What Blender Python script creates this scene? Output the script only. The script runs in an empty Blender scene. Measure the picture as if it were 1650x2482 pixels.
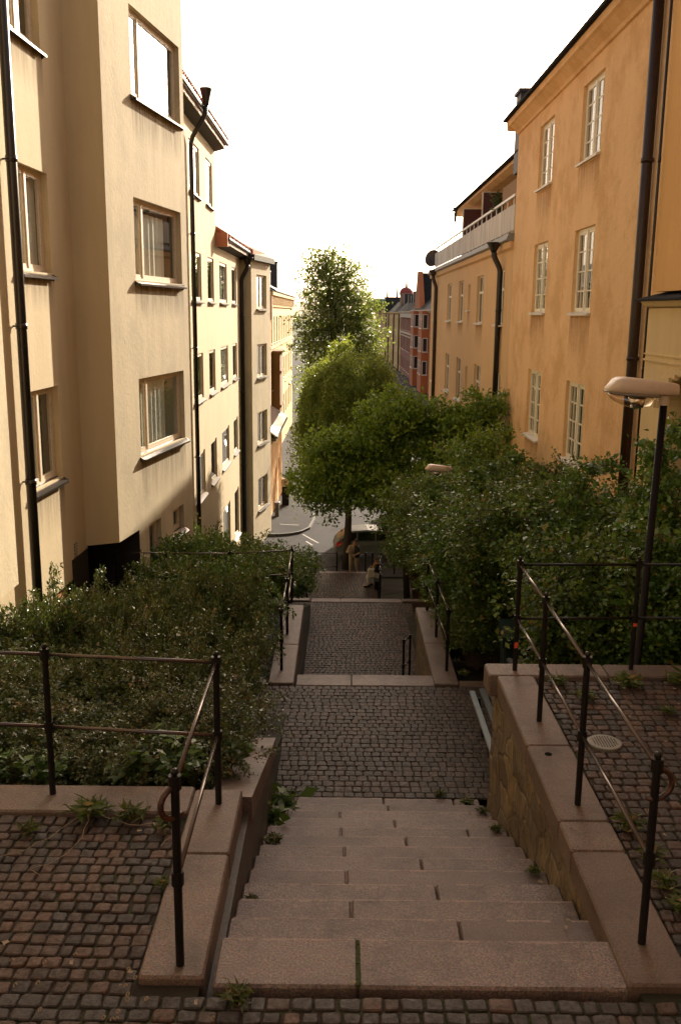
import bpy, bmesh, math, random
import numpy as np
from mathutils import Vector, Matrix, Euler

random.seed(7)
RNG = np.random.default_rng(11)
R = math.radians
PI = math.pi
scene = bpy.context.scene
COL = scene.collection

# ------------------------------------------------------------------ helpers
def tag(o, label=None, cat=None, group=None, kind=None):
    if label: o['label'] = label
    if cat: o['category'] = cat
    if group: o['group'] = group
    if kind: o['kind'] = kind
    return o

def empty(name, loc=(0, 0, 0), rz=0.0, label=None, cat=None, group=None):
    o = bpy.data.objects.new(name, None)
    o.empty_display_size = 0.1
    COL.objects.link(o)
    o.location = loc
    o.rotation_euler = (0, 0, rz)
    return tag(o, label, cat, group)

def link(name, me, mat, parent=None):
    if mat is not None and not me.materials:
        me.materials.append(mat)
    o = bpy.data.objects.new(name, me)
    COL.objects.link(o)
    if parent is not None:
        o.parent = parent
        pl = parent
        # geometry is written in world coordinates: undo the offset of the chain
        off = Vector((0, 0, 0))
        while pl is not None:
            off += Vector(pl.location)
            pl = pl.parent
        o['_w'] = 1
        o.location = -off
    return o

class MB:
    """collects shapes; build() links them as one mesh object"""
    def __init__(self):
        self.v = []; self.f = []; self.t = []
    def add(self, vs, fs, tint=0.5):
        b = len(self.v)
        self.v += [tuple(p) for p in vs]
        self.f += [tuple(b + i for i in q) for q in fs]
        self.t += [tint] * len(fs)
        return self
    def box(self, x0, x1, y0, y1, z0, z1, tint=0.5):
        vs = [(x0,y0,z0),(x1,y0,z0),(x1,y1,z0),(x0,y1,z0),(x0,y0,z1),(x1,y0,z1),(x1,y1,z1),(x0,y1,z1)]
        return self.add(vs, [(3,2,1,0),(4,5,6,7),(0,1,5,4),(1,2,6,5),(2,3,7,6),(3,0,4,7)], tint)
    def cbox(self, x0, x1, y0, y1, z0, z1, c=0.01, tint=0.5, jit=0.0):
        """box with chamfered top and upright edges"""
        def ring(i, z):
            j = lambda: random.uniform(-jit, jit)
            a, b, d, e = x0+i, x1-i, y0+i, y1-i
            return [(a+c+j(),d,z),(b-c+j(),d,z),(b,d+c+j(),z),(b,e-c+j(),z),(b-c+j(),e,z),(a+c+j(),e,z),(a,e-c+j(),z),(a,d+c+j(),z)]
        vs = ring(0, z0) + ring(0, z1-c) + ring(c*0.8, z1)
        fs = [tuple(range(7, -1, -1)), tuple(range(16, 24))]
        for k in (0, 8):
            fs += [(k+i, k+(i+1) % 8, k+8+(i+1) % 8, k+8+i) for i in range(8)]
        return self.add(vs, fs, tint)
    def obox(self, F, u0, u1, z0, z1, w0, w1, tint=0.5):
        """box in a wall frame: u along, w outwards"""
        vs = [F.p(u, z, w) for (u, w, z) in [(u0,w0,z0),(u1,w0,z0),(u1,w1,z0),(u0,w1,z0),(u0,w0,z1),(u1,w0,z1),(u1,w1,z1),(u0,w1,z1)]]
        return self.add(vs, [(3,2,1,0),(4,5,6,7),(0,1,5,4),(1,2,6,5),(2,3,7,6),(3,0,4,7)], tint)
    def tube(self, pts, r, n=8, cap=True, tint=0.5):
        pts = [Vector(p) for p in pts]
        rs = r if isinstance(r, (list, tuple)) else [r] * len(pts)
        vs = []; fs = []
        prev = None
        for i, p in enumerate(pts):
            a = pts[max(i-1, 0)]; b = pts[min(i+1, len(pts)-1)]
            d = (b - a)
            d = d.normalized() if d.length > 1e-9 else Vector((0, 0, 1))
            if prev is None:
                s = Vector((1, 0, 0)) if abs(d.x) < 0.8 else Vector((0, 1, 0))
                s = (s - d * s.dot(d)).normalized()
            else:
                s = (prev - d * prev.dot(d))
                s = s.normalized() if s.length > 1e-6 else d.orthogonal().normalized()
            prev = s
            q = d.cross(s)
            for k in range(n):
                t = 2 * PI * k / n
                vs.append(p + (s * math.cos(t) + q * math.sin(t)) * rs[i])
        for i in range(len(pts) - 1):
            for k in range(n):
                fs.append((i*n+k, i*n+(k+1) % n, (i+1)*n+(k+1) % n, (i+1)*n+k))
        if cap:
            fs.append(tuple(range(n-1, -1, -1)))
            fs.append(tuple((len(pts)-1)*n + k for k in range(n)))
        return self.add(vs, fs, tint)
    def ball(self, c, r, n=8, m=5, sz=1.0, tint=0.5):
        vs = []; fs = []
        for i in range(1, m):
            t = PI * i / m
            for k in range(n):
                a = 2 * PI * k / n
                vs.append((c[0]+r*math.sin(t)*math.cos(a), c[1]+r*math.sin(t)*math.sin(a), c[2]+r*sz*math.cos(t)))
        top = len(vs); vs.append((c[0], c[1], c[2]+r*sz)); bot = len(vs); vs.append((c[0], c[1], c[2]-r*sz))
        for i in range(m-2):
            for k in range(n):
                fs.append((i*n+k, (i+1)*n+k, (i+1)*n+(k+1) % n, i*n+(k+1) % n))
        for k in range(n):
            fs.append((top, k, (k+1) % n)); fs.append((bot, (m-2)*n+(k+1) % n, (m-2)*n+k))
        return self.add(vs, fs, tint)
    def prism(self, poly, axis, a0, a1, tint=0.5):
        """polygon of (p,q) pairs pushed along an axis: 'x': (y,z), 'y': (x,z), 'z': (x,y)"""
        def pt(p, q, a):
            return {'x': (a, p, q), 'y': (p, a, q), 'z': (p, q, a)}[axis]
        n = len(poly)
        vs = [pt(p, q, a0) for p, q in poly] + [pt(p, q, a1) for p, q in poly]
        fs = [tuple(range(n-1, -1, -1)), tuple(range(n, 2*n))]
        fs += [(i, (i+1) % n, n+(i+1) % n, n+i) for i in range(n)]
        return self.add(vs, fs, tint)
    def fprism(self, F, poly, u0, u1, tint=0.5):
        """profile of (w,z) pairs pushed along a wall frame"""
        n = len(poly)
        vs = [F.p(u0, z, w) for w, z in poly] + [F.p(u1, z, w) for w, z in poly]
        fs = [tuple(range(n-1, -1, -1)), tuple(range(n, 2*n))]
        fs += [(i, (i+1) % n, n+(i+1) % n, n+i) for i in range(n)]
        return self.add(vs, fs, tint)
    def mesh(self, name, smooth=False, fix=True):
        me = bpy.data.meshes.new(name)
        me.from_pydata(self.v, [], self.f)
        if fix:
            bm = bmesh.new(); bm.from_mesh(me)
            bmesh.ops.recalc_face_normals(bm, faces=bm.faces)
            bm.to_mesh(me); bm.free()
        at = me.attributes.new('rnd', 'FLOAT', 'FACE')
        at.data.foreach_set('value', self.t)
        if smooth:
            me.polygons.foreach_set('use_smooth', [True] * len(me.polygons))
        me.update()
        return me
    def build(self, name, mat, parent=None, smooth=False, fix=True):
        return link(name, self.mesh(name, smooth, fix), mat, parent)

class Frame:
    """wall frame: origin, direction along the wall, outward normal"""
    def __init__(self, x, y, dx, dy, side):
        l = math.hypot(dx, dy)
        self.x, self.y, self.dx, self.dy = x, y, dx/l, dy/l
        self.nx, self.ny = self.dy*side, -self.dx*side
    def p(self, u, z, w=0.0):
        return (self.x + self.dx*u + self.nx*w, self.y + self.dy*u + self.ny*w, z)

def children(o):
    return [c for c in bpy.data.objects if c.parent == o]

def copy_tree(o, kids=None):
    c = o.copy(); COL.objects.link(c)
    for k in (kids if kids is not None else children(o)):
        d = k.copy(); COL.objects.link(d); d.parent = c
    return c

# ------------------------------------------------------------------ materials
def nmat(name):
    m = bpy.data.materials.new(name); m.use_nodes = True
    nt = m.node_tree
    for n in list(nt.nodes): nt.nodes.remove(n)
    out = nt.nodes.new('ShaderNodeOutputMaterial')
    bs = nt.nodes.new('ShaderNodeBsdfPrincipled')
    nt.links.new(bs.outputs[0], out.inputs[0])
    return m, nt, bs, out

def N(nt, kind, **kw):
    n = nt.nodes.new(kind)
    for k, v in kw.items():
        if k in n.inputs: n.inputs[k].default_value = v
        else: setattr(n, k, v)
    return n

def rgba(c): return (c[0], c[1], c[2], 1.0)

def coords(nt, scale=(1, 1, 1), kind='Object'):
    tc = nt.nodes.new('ShaderNodeTexCoord'); mp = nt.nodes.new('ShaderNodeMapping')
    mp.inputs['Scale'].default_value = scale
    nt.links.new(tc.outputs[kind], mp.inputs[0])
    return mp.outputs[0]

def noise(nt, vec, scale, detail=4, rough=0.6):
    n = N(nt, 'ShaderNodeTexNoise', Scale=scale, Detail=detail, Roughness=rough)
    nt.links.new(vec, n.inputs['Vector'])
    return n.outputs['Fac']

def ramp(nt, fac, stops):
    r = nt.nodes.new('ShaderNodeValToRGB')
    e = r.color_ramp.elements
    while len(e) < len(stops): e.new(0.5)
    for el, (p, c) in zip(e, stops):
        el.position = p; el.color = rgba(c) if len(c) == 3 else c
    nt.links.new(fac, r.inputs[0])
    return r.outputs[0]

def mix(nt, a, b, fac, mode='MIX'):
    m = nt.nodes.new('ShaderNodeMix'); m.data_type = 'RGBA'; m.blend_type = mode
    for sock, val in ((m.inputs[6], a), (m.inputs[7], b)):
        if hasattr(val, 'links') or hasattr(val, 'is_linked'): nt.links.new(val, sock)
        else: sock.default_value = rgba(val)
    if isinstance(fac, (int, float)): m.inputs[0].default_value = fac
    else: nt.links.new(fac, m.inputs[0])
    return m.outputs[2]

def mathn(nt, op, a, b=None, clamp=False):
    m = nt.nodes.new('ShaderNodeMath'); m.operation = op; m.use_clamp = clamp
    for i, v in enumerate((a, b)):
        if v is None: continue
        if isinstance(v, (int, float)): m.inputs[i].default_value = v
        else: nt.links.new(v, m.inputs[i])
    return m.outputs[0]

def bump(nt, bs, h, strength=0.3, dist=0.02):
    b = N(nt, 'ShaderNodeBump', Strength=strength, Distance=dist)
    nt.links.new(h, b.inputs['Height'])
    nt.links.new(b.outputs[0], bs.inputs['Normal'])

def attr(nt, name='rnd'):
    a = nt.nodes.new('ShaderNodeAttribute'); a.attribute_name = name
    return a.outputs['Fac']

def m_plaster(name, col, dark, streak=0.5, bumps=0.25, patch=None, bscale=14, flake=0.0):
    m, nt, bs, out = nmat(name)
    v = coords(nt); vs = coords(nt, (1.6, 1.6, 0.22))
    big = noise(nt, v, 0.55, 5, 0.62)
    st = noise(nt, vs, 1.6, 6, 0.65)
    c = mix(nt, col, dark, mathn(nt, 'MULTIPLY', ramp(nt, st, [(0.42, (0, 0, 0)), (0.72, (1, 1, 1))]), streak))
    c = mix(nt, c, tuple(x*1.1 for x in col), ramp(nt, big, [(0.45, (0, 0, 0)), (0.75, (.5, .5, .5))]))
    if patch:
        pp = noise(nt, v, 0.9, 7, 0.7)
        c = mix(nt, c, patch, ramp(nt, pp, [(0.48, (0, 0, 0)), (0.62, (.75, .75, .75))]))
    fine = noise(nt, v, 60, 3, 0.6)
    c = mix(nt, c, dark, mathn(nt, 'MULTIPLY', ramp(nt, fine, [(0.5, (0, 0, 0)), (0.8, (1, 1, 1))]), 0.25))
    if flake:
        fl = noise(nt, coords(nt, (1, 1.4, 1)), 11, 8, 0.72)
        c = mix(nt, c, tuple(min(1, x*1.3) for x in col), mathn(nt, 'MULTIPLY', ramp(nt, fl, [(0.56, (0, 0, 0)), (0.66, (1, 1, 1))]), flake))
        c = mix(nt, c, tuple(x*.7 for x in dark), mathn(nt, 'MULTIPLY', ramp(nt, fl, [(0.30, (1, 1, 1)), (0.40, (0, 0, 0))]), flake))
    nt.links.new(c, bs.inputs['Base Color'])
    bs.inputs['Roughness'].default_value = 0.9
    h = mathn(nt, 'ADD', mathn(nt, 'MULTIPLY', noise(nt, v, bscale, 6, 0.65), 1.0), mathn(nt, 'MULTIPLY', fine, 0.25))
    bump(nt, bs, h, bumps, 0.02)
    return m

def m_granite(name, a, b, spec=(0.03, 0.025, 0.02), moss=0.25):
    m, nt, bs, out = nmat(name)
    v = coords(nt)
    g = N(nt, 'ShaderNodeTexVoronoi', Scale=170.0); nt.links.new(v, g.inputs['Vector'])
    n1 = noise(nt, v, 95, 3, 0.75)
    c = ramp(nt, n1, [(0.3, spec), (0.44, a), (0.56, b), (0.72, tuple(x*1.45 for x in b))])
    c = mix(nt, c, g.outputs['Color'], 0.06)
    big = noise(nt, v, 2.2, 6, 0.7)
    c = mix(nt, c, tuple(x*0.42 for x in a), ramp(nt, big, [(0.45, (0, 0, 0)), (0.75, (.8, .8, .8))]))
    ms = noise(nt, v, 3.4, 5, 0.7)
    c = mix(nt, c, (0.035, 0.045, 0.012), mathn(nt, 'MULTIPLY', ramp(nt, ms, [(0.58, (0, 0, 0)), (0.72, (1, 1, 1))]), moss))
    tnt = attr(nt)
    c = mix(nt, c, tuple(x*0.85 for x in a), mathn(nt, 'MULTIPLY', tnt, 0.6, True))
    wr = noise(nt, v, 4.5, 7, .72)
    c = mix(nt, c, tuple(x*.3 for x in a), ramp(nt, wr, [(.56, (0, 0, 0)), (.70, (.6, .6, .6))]))
    c = mix(nt, c, (0.022, 0.017, 0.012), mathn(nt, 'MULTIPLY', mathn(nt, 'SUBTRACT', tnt, 1.0, True), .7))  # tread-back strips: dirt colour with the edge shade painted in
    c = mix(nt, c, tuple(x*1.7 for x in b), mathn(nt, 'MULTIPLY', mathn(nt, 'MULTIPLY', tnt, -1.0, True), .28))  # front-edge strips: worn stone with the sky highlight painted in
    nt.links.new(c, bs.inputs['Base Color'])
    bs.inputs['Roughness'].default_value = 0.62
    bump(nt, bs, mathn(nt, 'ADD', mathn(nt, 'MULTIPLY', noise(nt, v, 55, 5, 0.75), .6), noise(nt, v, 9, 4, .6)), 0.5, 0.012)
    return m

def m_sett(name, stops, rough=0.5):
    m, nt, bs, out = nmat(name)
    v = coords(nt)
    t = attr(nt)
    c = ramp(nt, t, stops)
    n1 = noise(nt, v, 38, 5, 0.75)
    c = mix(nt, c, (0.012, 0.010, 0.008), ramp(nt, n1, [(0.42, (0, 0, 0)), (0.68, (.75, .75, .75))]))
    n2 = noise(nt, v, 1.3, 5, 0.65)
    c = mix(nt, c, (0.018, 0.014, 0.010), ramp(nt, n2, [(0.48, (0, 0, 0)), (0.7, (.75, .75, .75))]))
    n3 = noise(nt, v, 160, 2, 0.5)
    c = mix(nt, c, (0.16, 0.12, 0.09), ramp(nt, n3, [(0.62, (0, 0, 0)), (0.8, (.45, .45, .45))]))
    nt.links.new(c, bs.inputs['Base Color'])
    nt.links.new(ramp(nt, n1, [(0.3, (rough-.08,)*3), (0.7, (rough+.25,)*3)]), bs.inputs['Roughness'])
    bump(nt, bs, mathn(nt, 'ADD', noise(nt, v, 42, 5, 0.7), mathn(nt, 'MULTIPLY', n3, .3)), 0.7, 0.008)
    return m

def m_soil(name, a, b, moss, mscale=2.0, amount=0.6):
    m, nt, bs, out = nmat(name)
    v = coords(nt)
    c = mix(nt, a, b, noise(nt, v, 30, 6, 0.7))
    ms = noise(nt, v, mscale, 6, 0.7)
    c = mix(nt, c, moss, mathn(nt, 'MULTIPLY', ramp(nt, ms, [(0.45, (0, 0, 0)), (0.6, (1, 1, 1))]), amount))
    nt.links.new(c, bs.inputs['Base Color']); bs.inputs['Roughness'].default_value = 0.95
    bump(nt, bs, noise(nt, v, 60, 5, 0.7), 0.6, 0.01)
    return m

def m_simple(name, col, rough=0.6, metal=0.0, var=0.25, vscale=12, bumpy=0.0, col2=None, thr=(0.5, 0.7), spec=0.5):
    m, nt, bs, out = nmat(name)
    v = coords(nt)
    n = noise(nt, v, vscale, 5, 0.65)
    c = mix(nt, col, col2 if col2 else tuple(x*(1-var) for x in col), ramp(nt, n, [(thr[0], (0, 0, 0)), (thr[1], (1, 1, 1))]))
    nt.links.new(c, bs.inputs['Base Color'])
    bs.inputs['Roughness'].default_value = rough; bs.inputs['Metallic'].default_value = metal
    bs.inputs['Specular IOR Level'].default_value = spec
    if bumpy: bump(nt, bs, n, bumpy, 0.01)
    return m

def m_leaf(name, stops, rough=0.4, trans=0.25, tcol=(0.12, 0.16, 0.02), spec=0.5):
    m, nt, bs, out = nmat(name)
    c = ramp(nt, attr(nt), stops)
    oi = nt.nodes.new('ShaderNodeObjectInfo')
    hs = N(nt, 'ShaderNodeHueSaturation')
    nt.links.new(c, hs.inputs['Color'])
    nt.links.new(mathn(nt, 'ADD', mathn(nt, 'MULTIPLY', oi.outputs['Random'], 0.5), 0.75), hs.inputs['Value'])
    nt.links.new(mathn(nt, 'ADD', mathn(nt, 'MULTIPLY', oi.outputs['Random'], 0.03), 0.485), hs.inputs['Hue'])
    nt.links.new(hs.outputs[0], bs.inputs['Base Color'])
    bs.inputs['Roughness'].default_value = rough
    bs.inputs['Specular IOR Level'].default_value = spec
    if trans > 0:
        tr = N(nt, 'ShaderNodeBsdfTranslucent'); tr.inputs[0].default_value = rgba(tcol)
        ms = nt.nodes.new('ShaderNodeMixShader'); ms.inputs[0].default_value = trans
        nt.links.new(bs.outputs[0], ms.inputs[1]); nt.links.new(tr.outputs[0], ms.inputs[2])
        nt.links.new(ms.outputs[0], out.inputs[0])
    return m

def m_glass(name, tint=(0.9, 0.95, 0.93), ior=1.75):
    m, nt, bs, out = nmat(name)
    nt.nodes.remove(bs)
    gl = N(nt, 'ShaderNodeBsdfGlossy'); gl.inputs['Roughness'].default_value = 0.015
    gl.inputs['Color'].default_value = (1, 1, 1, 1)
    tr = N(nt, 'ShaderNodeBsdfTransparent'); tr.inputs[0].default_value = rgba(tint)
    f0 = ((ior-1)/(ior+1))**2*1.25
    lw = N(nt, 'ShaderNodeLayerWeight', Blend=.5)
    v = coords(nt)
    b = N(nt, 'ShaderNodeBump', Strength=0.04, Distance=0.02)
    nt.links.new(noise(nt, v, 1.7, 2, .5), b.inputs['Height'])
    nt.links.new(b.outputs[0], gl.inputs['Normal'])
    ms = nt.nodes.new('ShaderNodeMixShader')
    nt.links.new(mathn(nt, 'ADD', mathn(nt, 'MULTIPLY', mathn(nt, 'POWER', lw.outputs['Facing'], 4.4), 1-f0), f0, True), ms.inputs[0])
    nt.links.new(tr.outputs[0], ms.inputs[1]); nt.links.new(gl.outputs[0], ms.inputs[2])
    nt.links.new(ms.outputs[0], out.inputs[0])
    return m

def m_tiles(name, a, b, along=(0, 26, 0), rows=9):
    m, nt, bs, out = nmat(name)
    v = coords(nt)
    w = N(nt, 'ShaderNodeTexWave', Scale=1.0, Distortion=0.4); w.bands_direction = 'Y'
    mp = nt.nodes.new('ShaderNodeMapping'); mp.inputs['Scale'].default_value = (1, 1.3, 1)
    nt.links.new(v, mp.inputs[0]); nt.links.new(mp.outputs[0], w.inputs['Vector'])
    n = noise(nt, v, 7, 5, 0.7)
    c = mix(nt, a, b, n)
    c = mix(nt, c, tuple(x*.4 for x in a), ramp(nt, w.outputs['Fac'], [(0.0, (.8, .8, .8)), (0.35, (0, 0, 0))]))
    nt.links.new(c, bs.inputs['Base Color']); bs.inputs['Roughness'].default_value = 0.8
    bump(nt, bs, w.outputs['Fac'], 0.8, 0.05)
    return m

def m_brick(name, a, b, mortar):
    m, nt, bs, out = nmat(name)
    v = coords(nt, kind='Object')
    mp = nt.nodes.new('ShaderNodeMapping'); mp.inputs['Rotation'].default_value = (0, R(90), 0)
    br = N(nt, 'ShaderNodeTexBrick', Scale=5.0); nt.links.new(v, mp.inputs[0]); nt.links.new(mp.outputs[0], br.inputs['Vector'])
    br.inputs['Color1'].default_value = rgba(a); br.inputs['Color2'].default_value = rgba(b); br.inputs['Mortar'].default_value = rgba(mortar)
    nt.links.new(br.outputs['Color'], bs.inputs['Base Color']); bs.inputs['Roughness'].default_value = 0.9
    return m

def m_rubble(name):
    m, nt, bs, out = nmat(name)
    v0 = coords(nt, (1, 1.0, 1.6))
    wn = N(nt, 'ShaderNodeTexNoise', Scale=3.0, Detail=3.0); nt.links.new(v0, wn.inputs['Vector'])
    vm = nt.nodes.new('ShaderNodeVectorMath'); vm.operation = 'MULTIPLY_ADD'
    nt.links.new(wn.outputs['Color'], vm.inputs[0]); vm.inputs[1].default_value = (0.25, 0.25, 0.25); nt.links.new(v0, vm.inputs[2])
    d = N(nt, 'ShaderNodeTexVoronoi', Scale=2.6); d.feature = 'DISTANCE_TO_EDGE'
    f = N(nt, 'ShaderNodeTexVoronoi', Scale=2.6)
    nt.links.new(vm.outputs[0], d.inputs['Vector']); nt.links.new(vm.outputs[0], f.inputs['Vector'])
    sp = nt.nodes.new('ShaderNodeSeparateColor'); nt.links.new(f.outputs['Color'], sp.inputs[0])
    c = ramp(nt, sp.outputs[0], [(0.0, (0.115, 0.078, 0.043)), (0.4, (0.19, 0.128, 0.065)), (0.7, (0.145, 0.11, 0.07)), (1.0, (0.25, 0.172, 0.088))])
    v = coords(nt)
    vs = coords(nt, (1, 2.6, 0.8))
    c = mix(nt, c, (0.05, 0.03, 0.014), ramp(nt, noise(nt, vs, 5, 7, 0.75), [(0.46, (0, 0, 0)), (0.66, (.85, .85, .85))]))
    c = mix(nt, c, (0.07, 0.047, 0.028), ramp(nt, d.outputs['Distance'], [(0.0, (.9, .9, .9)), (0.03, (0, 0, 0))]))
    c = mix(nt, c, (0.11, 0.10, 0.085), ramp(nt, noise(nt, v, 2.4, 5, .7), [(0.5, (0, 0, 0)), (0.7, (.7, .7, .7))]))
    nt.links.new(c, bs.inputs['Base Color']); bs.inputs['Roughness'].default_value = 0.8
    h = mathn(nt, 'ADD', ramp(nt, d.outputs['Distance'], [(0.0, (0, 0, 0)), (0.09, (1, 1, 1))]), mathn(nt, 'MULTIPLY', noise(nt, v, 14, 6, 0.7), 0.9))
    bump(nt, bs, h, 0.7, 0.018)
    return m

def m_asphalt(name):
    m, nt, bs, out = nmat(name)
    v = coords(nt)
    c = ramp(nt, noise(nt, v, 120, 3, .7), [(0.3, (0.045, 0.043, 0.045)), (0.7, (0.10, 0.095, 0.10))])
    c = mix(nt, c, (0.035, 0.033, 0.035), ramp(nt, noise(nt, v, 0.7, 5, .6), [(0.45, (0, 0, 0)), (0.7, (.7, .7, .7))]))
    nt.links.new(c, bs.inputs['Base Color']); bs.inputs['Roughness'].default_value = 0.9; bs.inputs['Specular IOR Level'].default_value = .08
    bump(nt, bs, noise(nt, v, 90, 3, .7), 0.4, 0.006)
    return m

def m_panel(name, a, b):
    m, nt, bs, out = nmat(name)
    vs = coords(nt, (1, 7.0, 0.6))
    n = noise(nt, vs, 1.0, 4, .6)
    c = mix(nt, a, b, ramp(nt, n, [(0.35, (0, 0, 0)), (0.7, (1, 1, 1))]))
    nt.links.new(c, bs.inputs['Base Color']); bs.inputs['Roughness'].default_value = 0.55
    return m

def m_curtain(name, a, b, freq=40):
    m, nt, bs, out = nmat(name)
    v = coords(nt, (freq, freq, 0.6))
    n = noise(nt, v, 1.0, 2, .5)
    nt.links.new(mix(nt, a, b, n), bs.inputs['Base Color']); bs.inputs['Roughness'].default_value = 0.9
    return m

M = {}
M['plL'] = m_plaster('plaster_cream', (0.56, 0.445, 0.27), (0.41, 0.315, 0.185), 0.4, 0.3)
M['plBay'] = m_plaster('plaster_weathered_cream', (0.56, 0.46, 0.295), (0.36, 0.295, 0.19), 0.55, 0.35, (0.44, 0.365, 0.24))
M['plinth'] = m_plaster('plinth_brown', (0.17, 0.105, 0.06), (0.10, 0.06, 0.035), 0.6, 0.3)
M['plR'] = m_plaster('plaster_ochre', (0.77, 0.49, 0.245), (0.54, 0.31, 0.135), 0.3, 0.9, (0.60, 0.335, 0.13), 9, .3)
M['plR2'] = m_plaster('plaster_ochre_light', (0.66, 0.42, 0.20), (0.50, 0.29, 0.13), 0.4, 0.25)
M['plOr'] = m_plaster('plaster_orange', (0.68, 0.39, 0.14), (0.54, 0.28, 0.09), 0.4, 0.2)
M['plBeige'] = m_plaster('plaster_beige', (0.66, 0.50, 0.27), (0.50, 0.36, 0.18), 0.4, 0.2)
M['plBrown'] = m_plaster('plaster_dark_ochre', (0.18, 0.095, 0.03), (0.12, 0.06, 0.02), 0.4, 0.2)
M['plCream2'] = m_plaster('plaster_pale_yellow', (0.66, 0.46, 0.22), (0.48, 0.31, 0.14), 0.4, 0.15)
M['plRed'] = m_plaster('plaster_terracotta', (0.42, 0.135, 0.05), (0.31, 0.095, 0.035), 0.4, 0.15)
M['plPink'] = m_plaster('plaster_pinkish', (0.55, 0.34, 0.20), (0.42, 0.24, 0.14), 0.4, 0.15)
M['orange_door'] = m_simple('orange_board', (0.45, 0.15, 0.03), 0.7, var=.35)
M['brick'] = m_brick('red_brick', (0.20, 0.06, 0.04), (0.26, 0.085, 0.055), (0.30, 0.2, 0.16))
M['stonetrim'] = m_simple('pale_stone_trim', (0.62, 0.53, 0.42), .85, var=.2)
M['granite'] = m_granite('granite_step', (0.092, 0.056, 0.046), (0.228, 0.148, 0.122), moss=.12)
M['coping'] = m_granite('granite_coping', (0.086, 0.049, 0.034), (0.182, 0.108, 0.074), moss=.22)
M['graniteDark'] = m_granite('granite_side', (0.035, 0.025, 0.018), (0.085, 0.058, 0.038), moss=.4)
M['sett'] = m_sett('sett_brown', [(0, (0.022, 0.0115, 0.008)), (.45, (0.064, 0.031, 0.0195)), (.8, (0.108, 0.053, 0.033)), (1, (0.040, 0.033, 0.032))], .62)
M['settG'] = m_sett('sett_grey', [(0, (0.030, 0.0175, 0.0125)), (.5, (0.060, 0.0345, 0.0245)), (.8, (0.084, 0.0495, 0.036)), (1, (0.044, 0.038, 0.037))], .62)
M['joint'] = m_soil('joint_dirt', (0.022, 0.0145, 0.010), (0.044, 0.028, 0.019), (0.030, 0.046, 0.007), 2.6, .85)
M['soil'] = m_soil('bed_soil', (0.014, 0.010, 0.007), (0.03, 0.02, 0.013), (0.016, 0.026, 0.008), 1.2, .8)
M['asphalt'] = m_asphalt('asphalt')
M['paint'] = m_simple('road_paint', (0.55, 0.53, 0.5), .8, var=.5, vscale=40)
def m_stain(name, col, amount):
    m, nt, bs, out = nmat(name)
    tc = nt.nodes.new('ShaderNodeTexCoord'); sx = nt.nodes.new('ShaderNodeSeparateXYZ'); nt.links.new(tc.outputs['Generated'], sx.inputs[0])
    n = noise(nt, coords(nt, (5, 5, .35)), 2.2, 5, .65)
    f = mathn(nt, 'MULTIPLY', mathn(nt, 'POWER', sx.outputs[2], 1.1), ramp(nt, n, [(.36, (.15, .15, .15)), (.66, (1, 1, 1))]))
    tr = N(nt, 'ShaderNodeBsdfTransparent'); ms = nt.nodes.new('ShaderNodeMixShader')
    bs.inputs['Base Color'].default_value = rgba(col); bs.inputs['Roughness'].default_value = .95
    nt.links.new(mathn(nt, 'MULTIPLY', f, amount, True), ms.inputs[0]); nt.links.new(tr.outputs[0], ms.inputs[1]); nt.links.new(bs.outputs[0], ms.inputs[2]); nt.links.new(ms.outputs[0], out.inputs[0])
    return m
M['stain'] = m_stain('rain_stain', (0.34, 0.185, 0.09), .55)
M['stainL'] = m_stain('rain_stain_grey', (0.26, 0.21, 0.15), .6)
M['moss'] = m_simple('moss_green', (0.030, 0.045, 0.006), .95, var=.6, vscale=60, bumpy=.5)
M['rubble'] = m_rubble('rubble_stone')
M['iron'] = m_simple('black_painted_iron', (0.012, 0.010, 0.010), .32, 0.0, var=.3, vscale=60, col2=(0.085, 0.025, 0.012), thr=(.66, .76), bumpy=.15, spec=.22)
M['ironrust'] = m_simple('rusty_iron', (0.035, 0.014, 0.010), .42, 0.0, var=.3, vscale=40, col2=(0.14, 0.04, 0.018), thr=(.52, .7), bumpy=.2)
M['railtop'] = m_simple('worn_rail', (0.10, 0.075, 0.068), .2, 0.6, vscale=30, col2=(0.13, 0.045, 0.025), thr=(.6, .75), bumpy=.08)
M['pipe'] = m_simple('dark_downpipe', (0.016, 0.012, 0.011), .38, 0.0, var=.4, vscale=8)
M['pipeBrown'] = m_simple('brown_downpipe', (0.03, 0.014, 0.010), .4, var=.4)
M['frameL'] = m_simple('window_wood_beige', (0.72, 0.60, 0.45), .55, var=.2, vscale=20)
M['frameW'] = m_simple('window_wood_white', (0.80, 0.74, 0.60), .5, var=.1, vscale=20)
M['framePale'] = m_simple('window_wood_pale', (0.66, 0.62, 0.55), .5, var=.12)
M['sill'] = m_simple('sill_sheet_metal', (0.085, 0.075, 0.07), .28, 0.75, var=.4, vscale=6)
M['sillW'] = m_simple('sill_white', (0.66, 0.6, 0.5), .5, var=.3)
M['glass'] = m_glass('window_glass')
M['glassR'] = m_glass('window_glass_old', ior=1.38)
M['glassFar'] = m_simple('far_window_glass', (0.035, 0.034, 0.034), .12, 0.0, var=.3, vscale=2, spec=.35)
M['room'] = m_simple('dark_room', (0.030, 0.026, 0.022), .9)
M['roomPale'] = m_simple('pale_room', (0.82, 0.76, 0.60), .9, var=.05)
M['curt'] = m_curtain('curtain_white', (0.88, 0.86, 0.80), (0.60, 0.58, 0.54))
M['blind'] = m_simple('blind_grey', (0.17, 0.155, 0.13), .8, var=.3, vscale=3)
M['blindY'] = m_curtain('drape_yellow', (0.50, 0.34, 0.10), (0.22, 0.14, 0.05), 30)
M['soffit'] = m_simple('dark_soffit', (0.045, 0.038, 0.025), .8)
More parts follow.
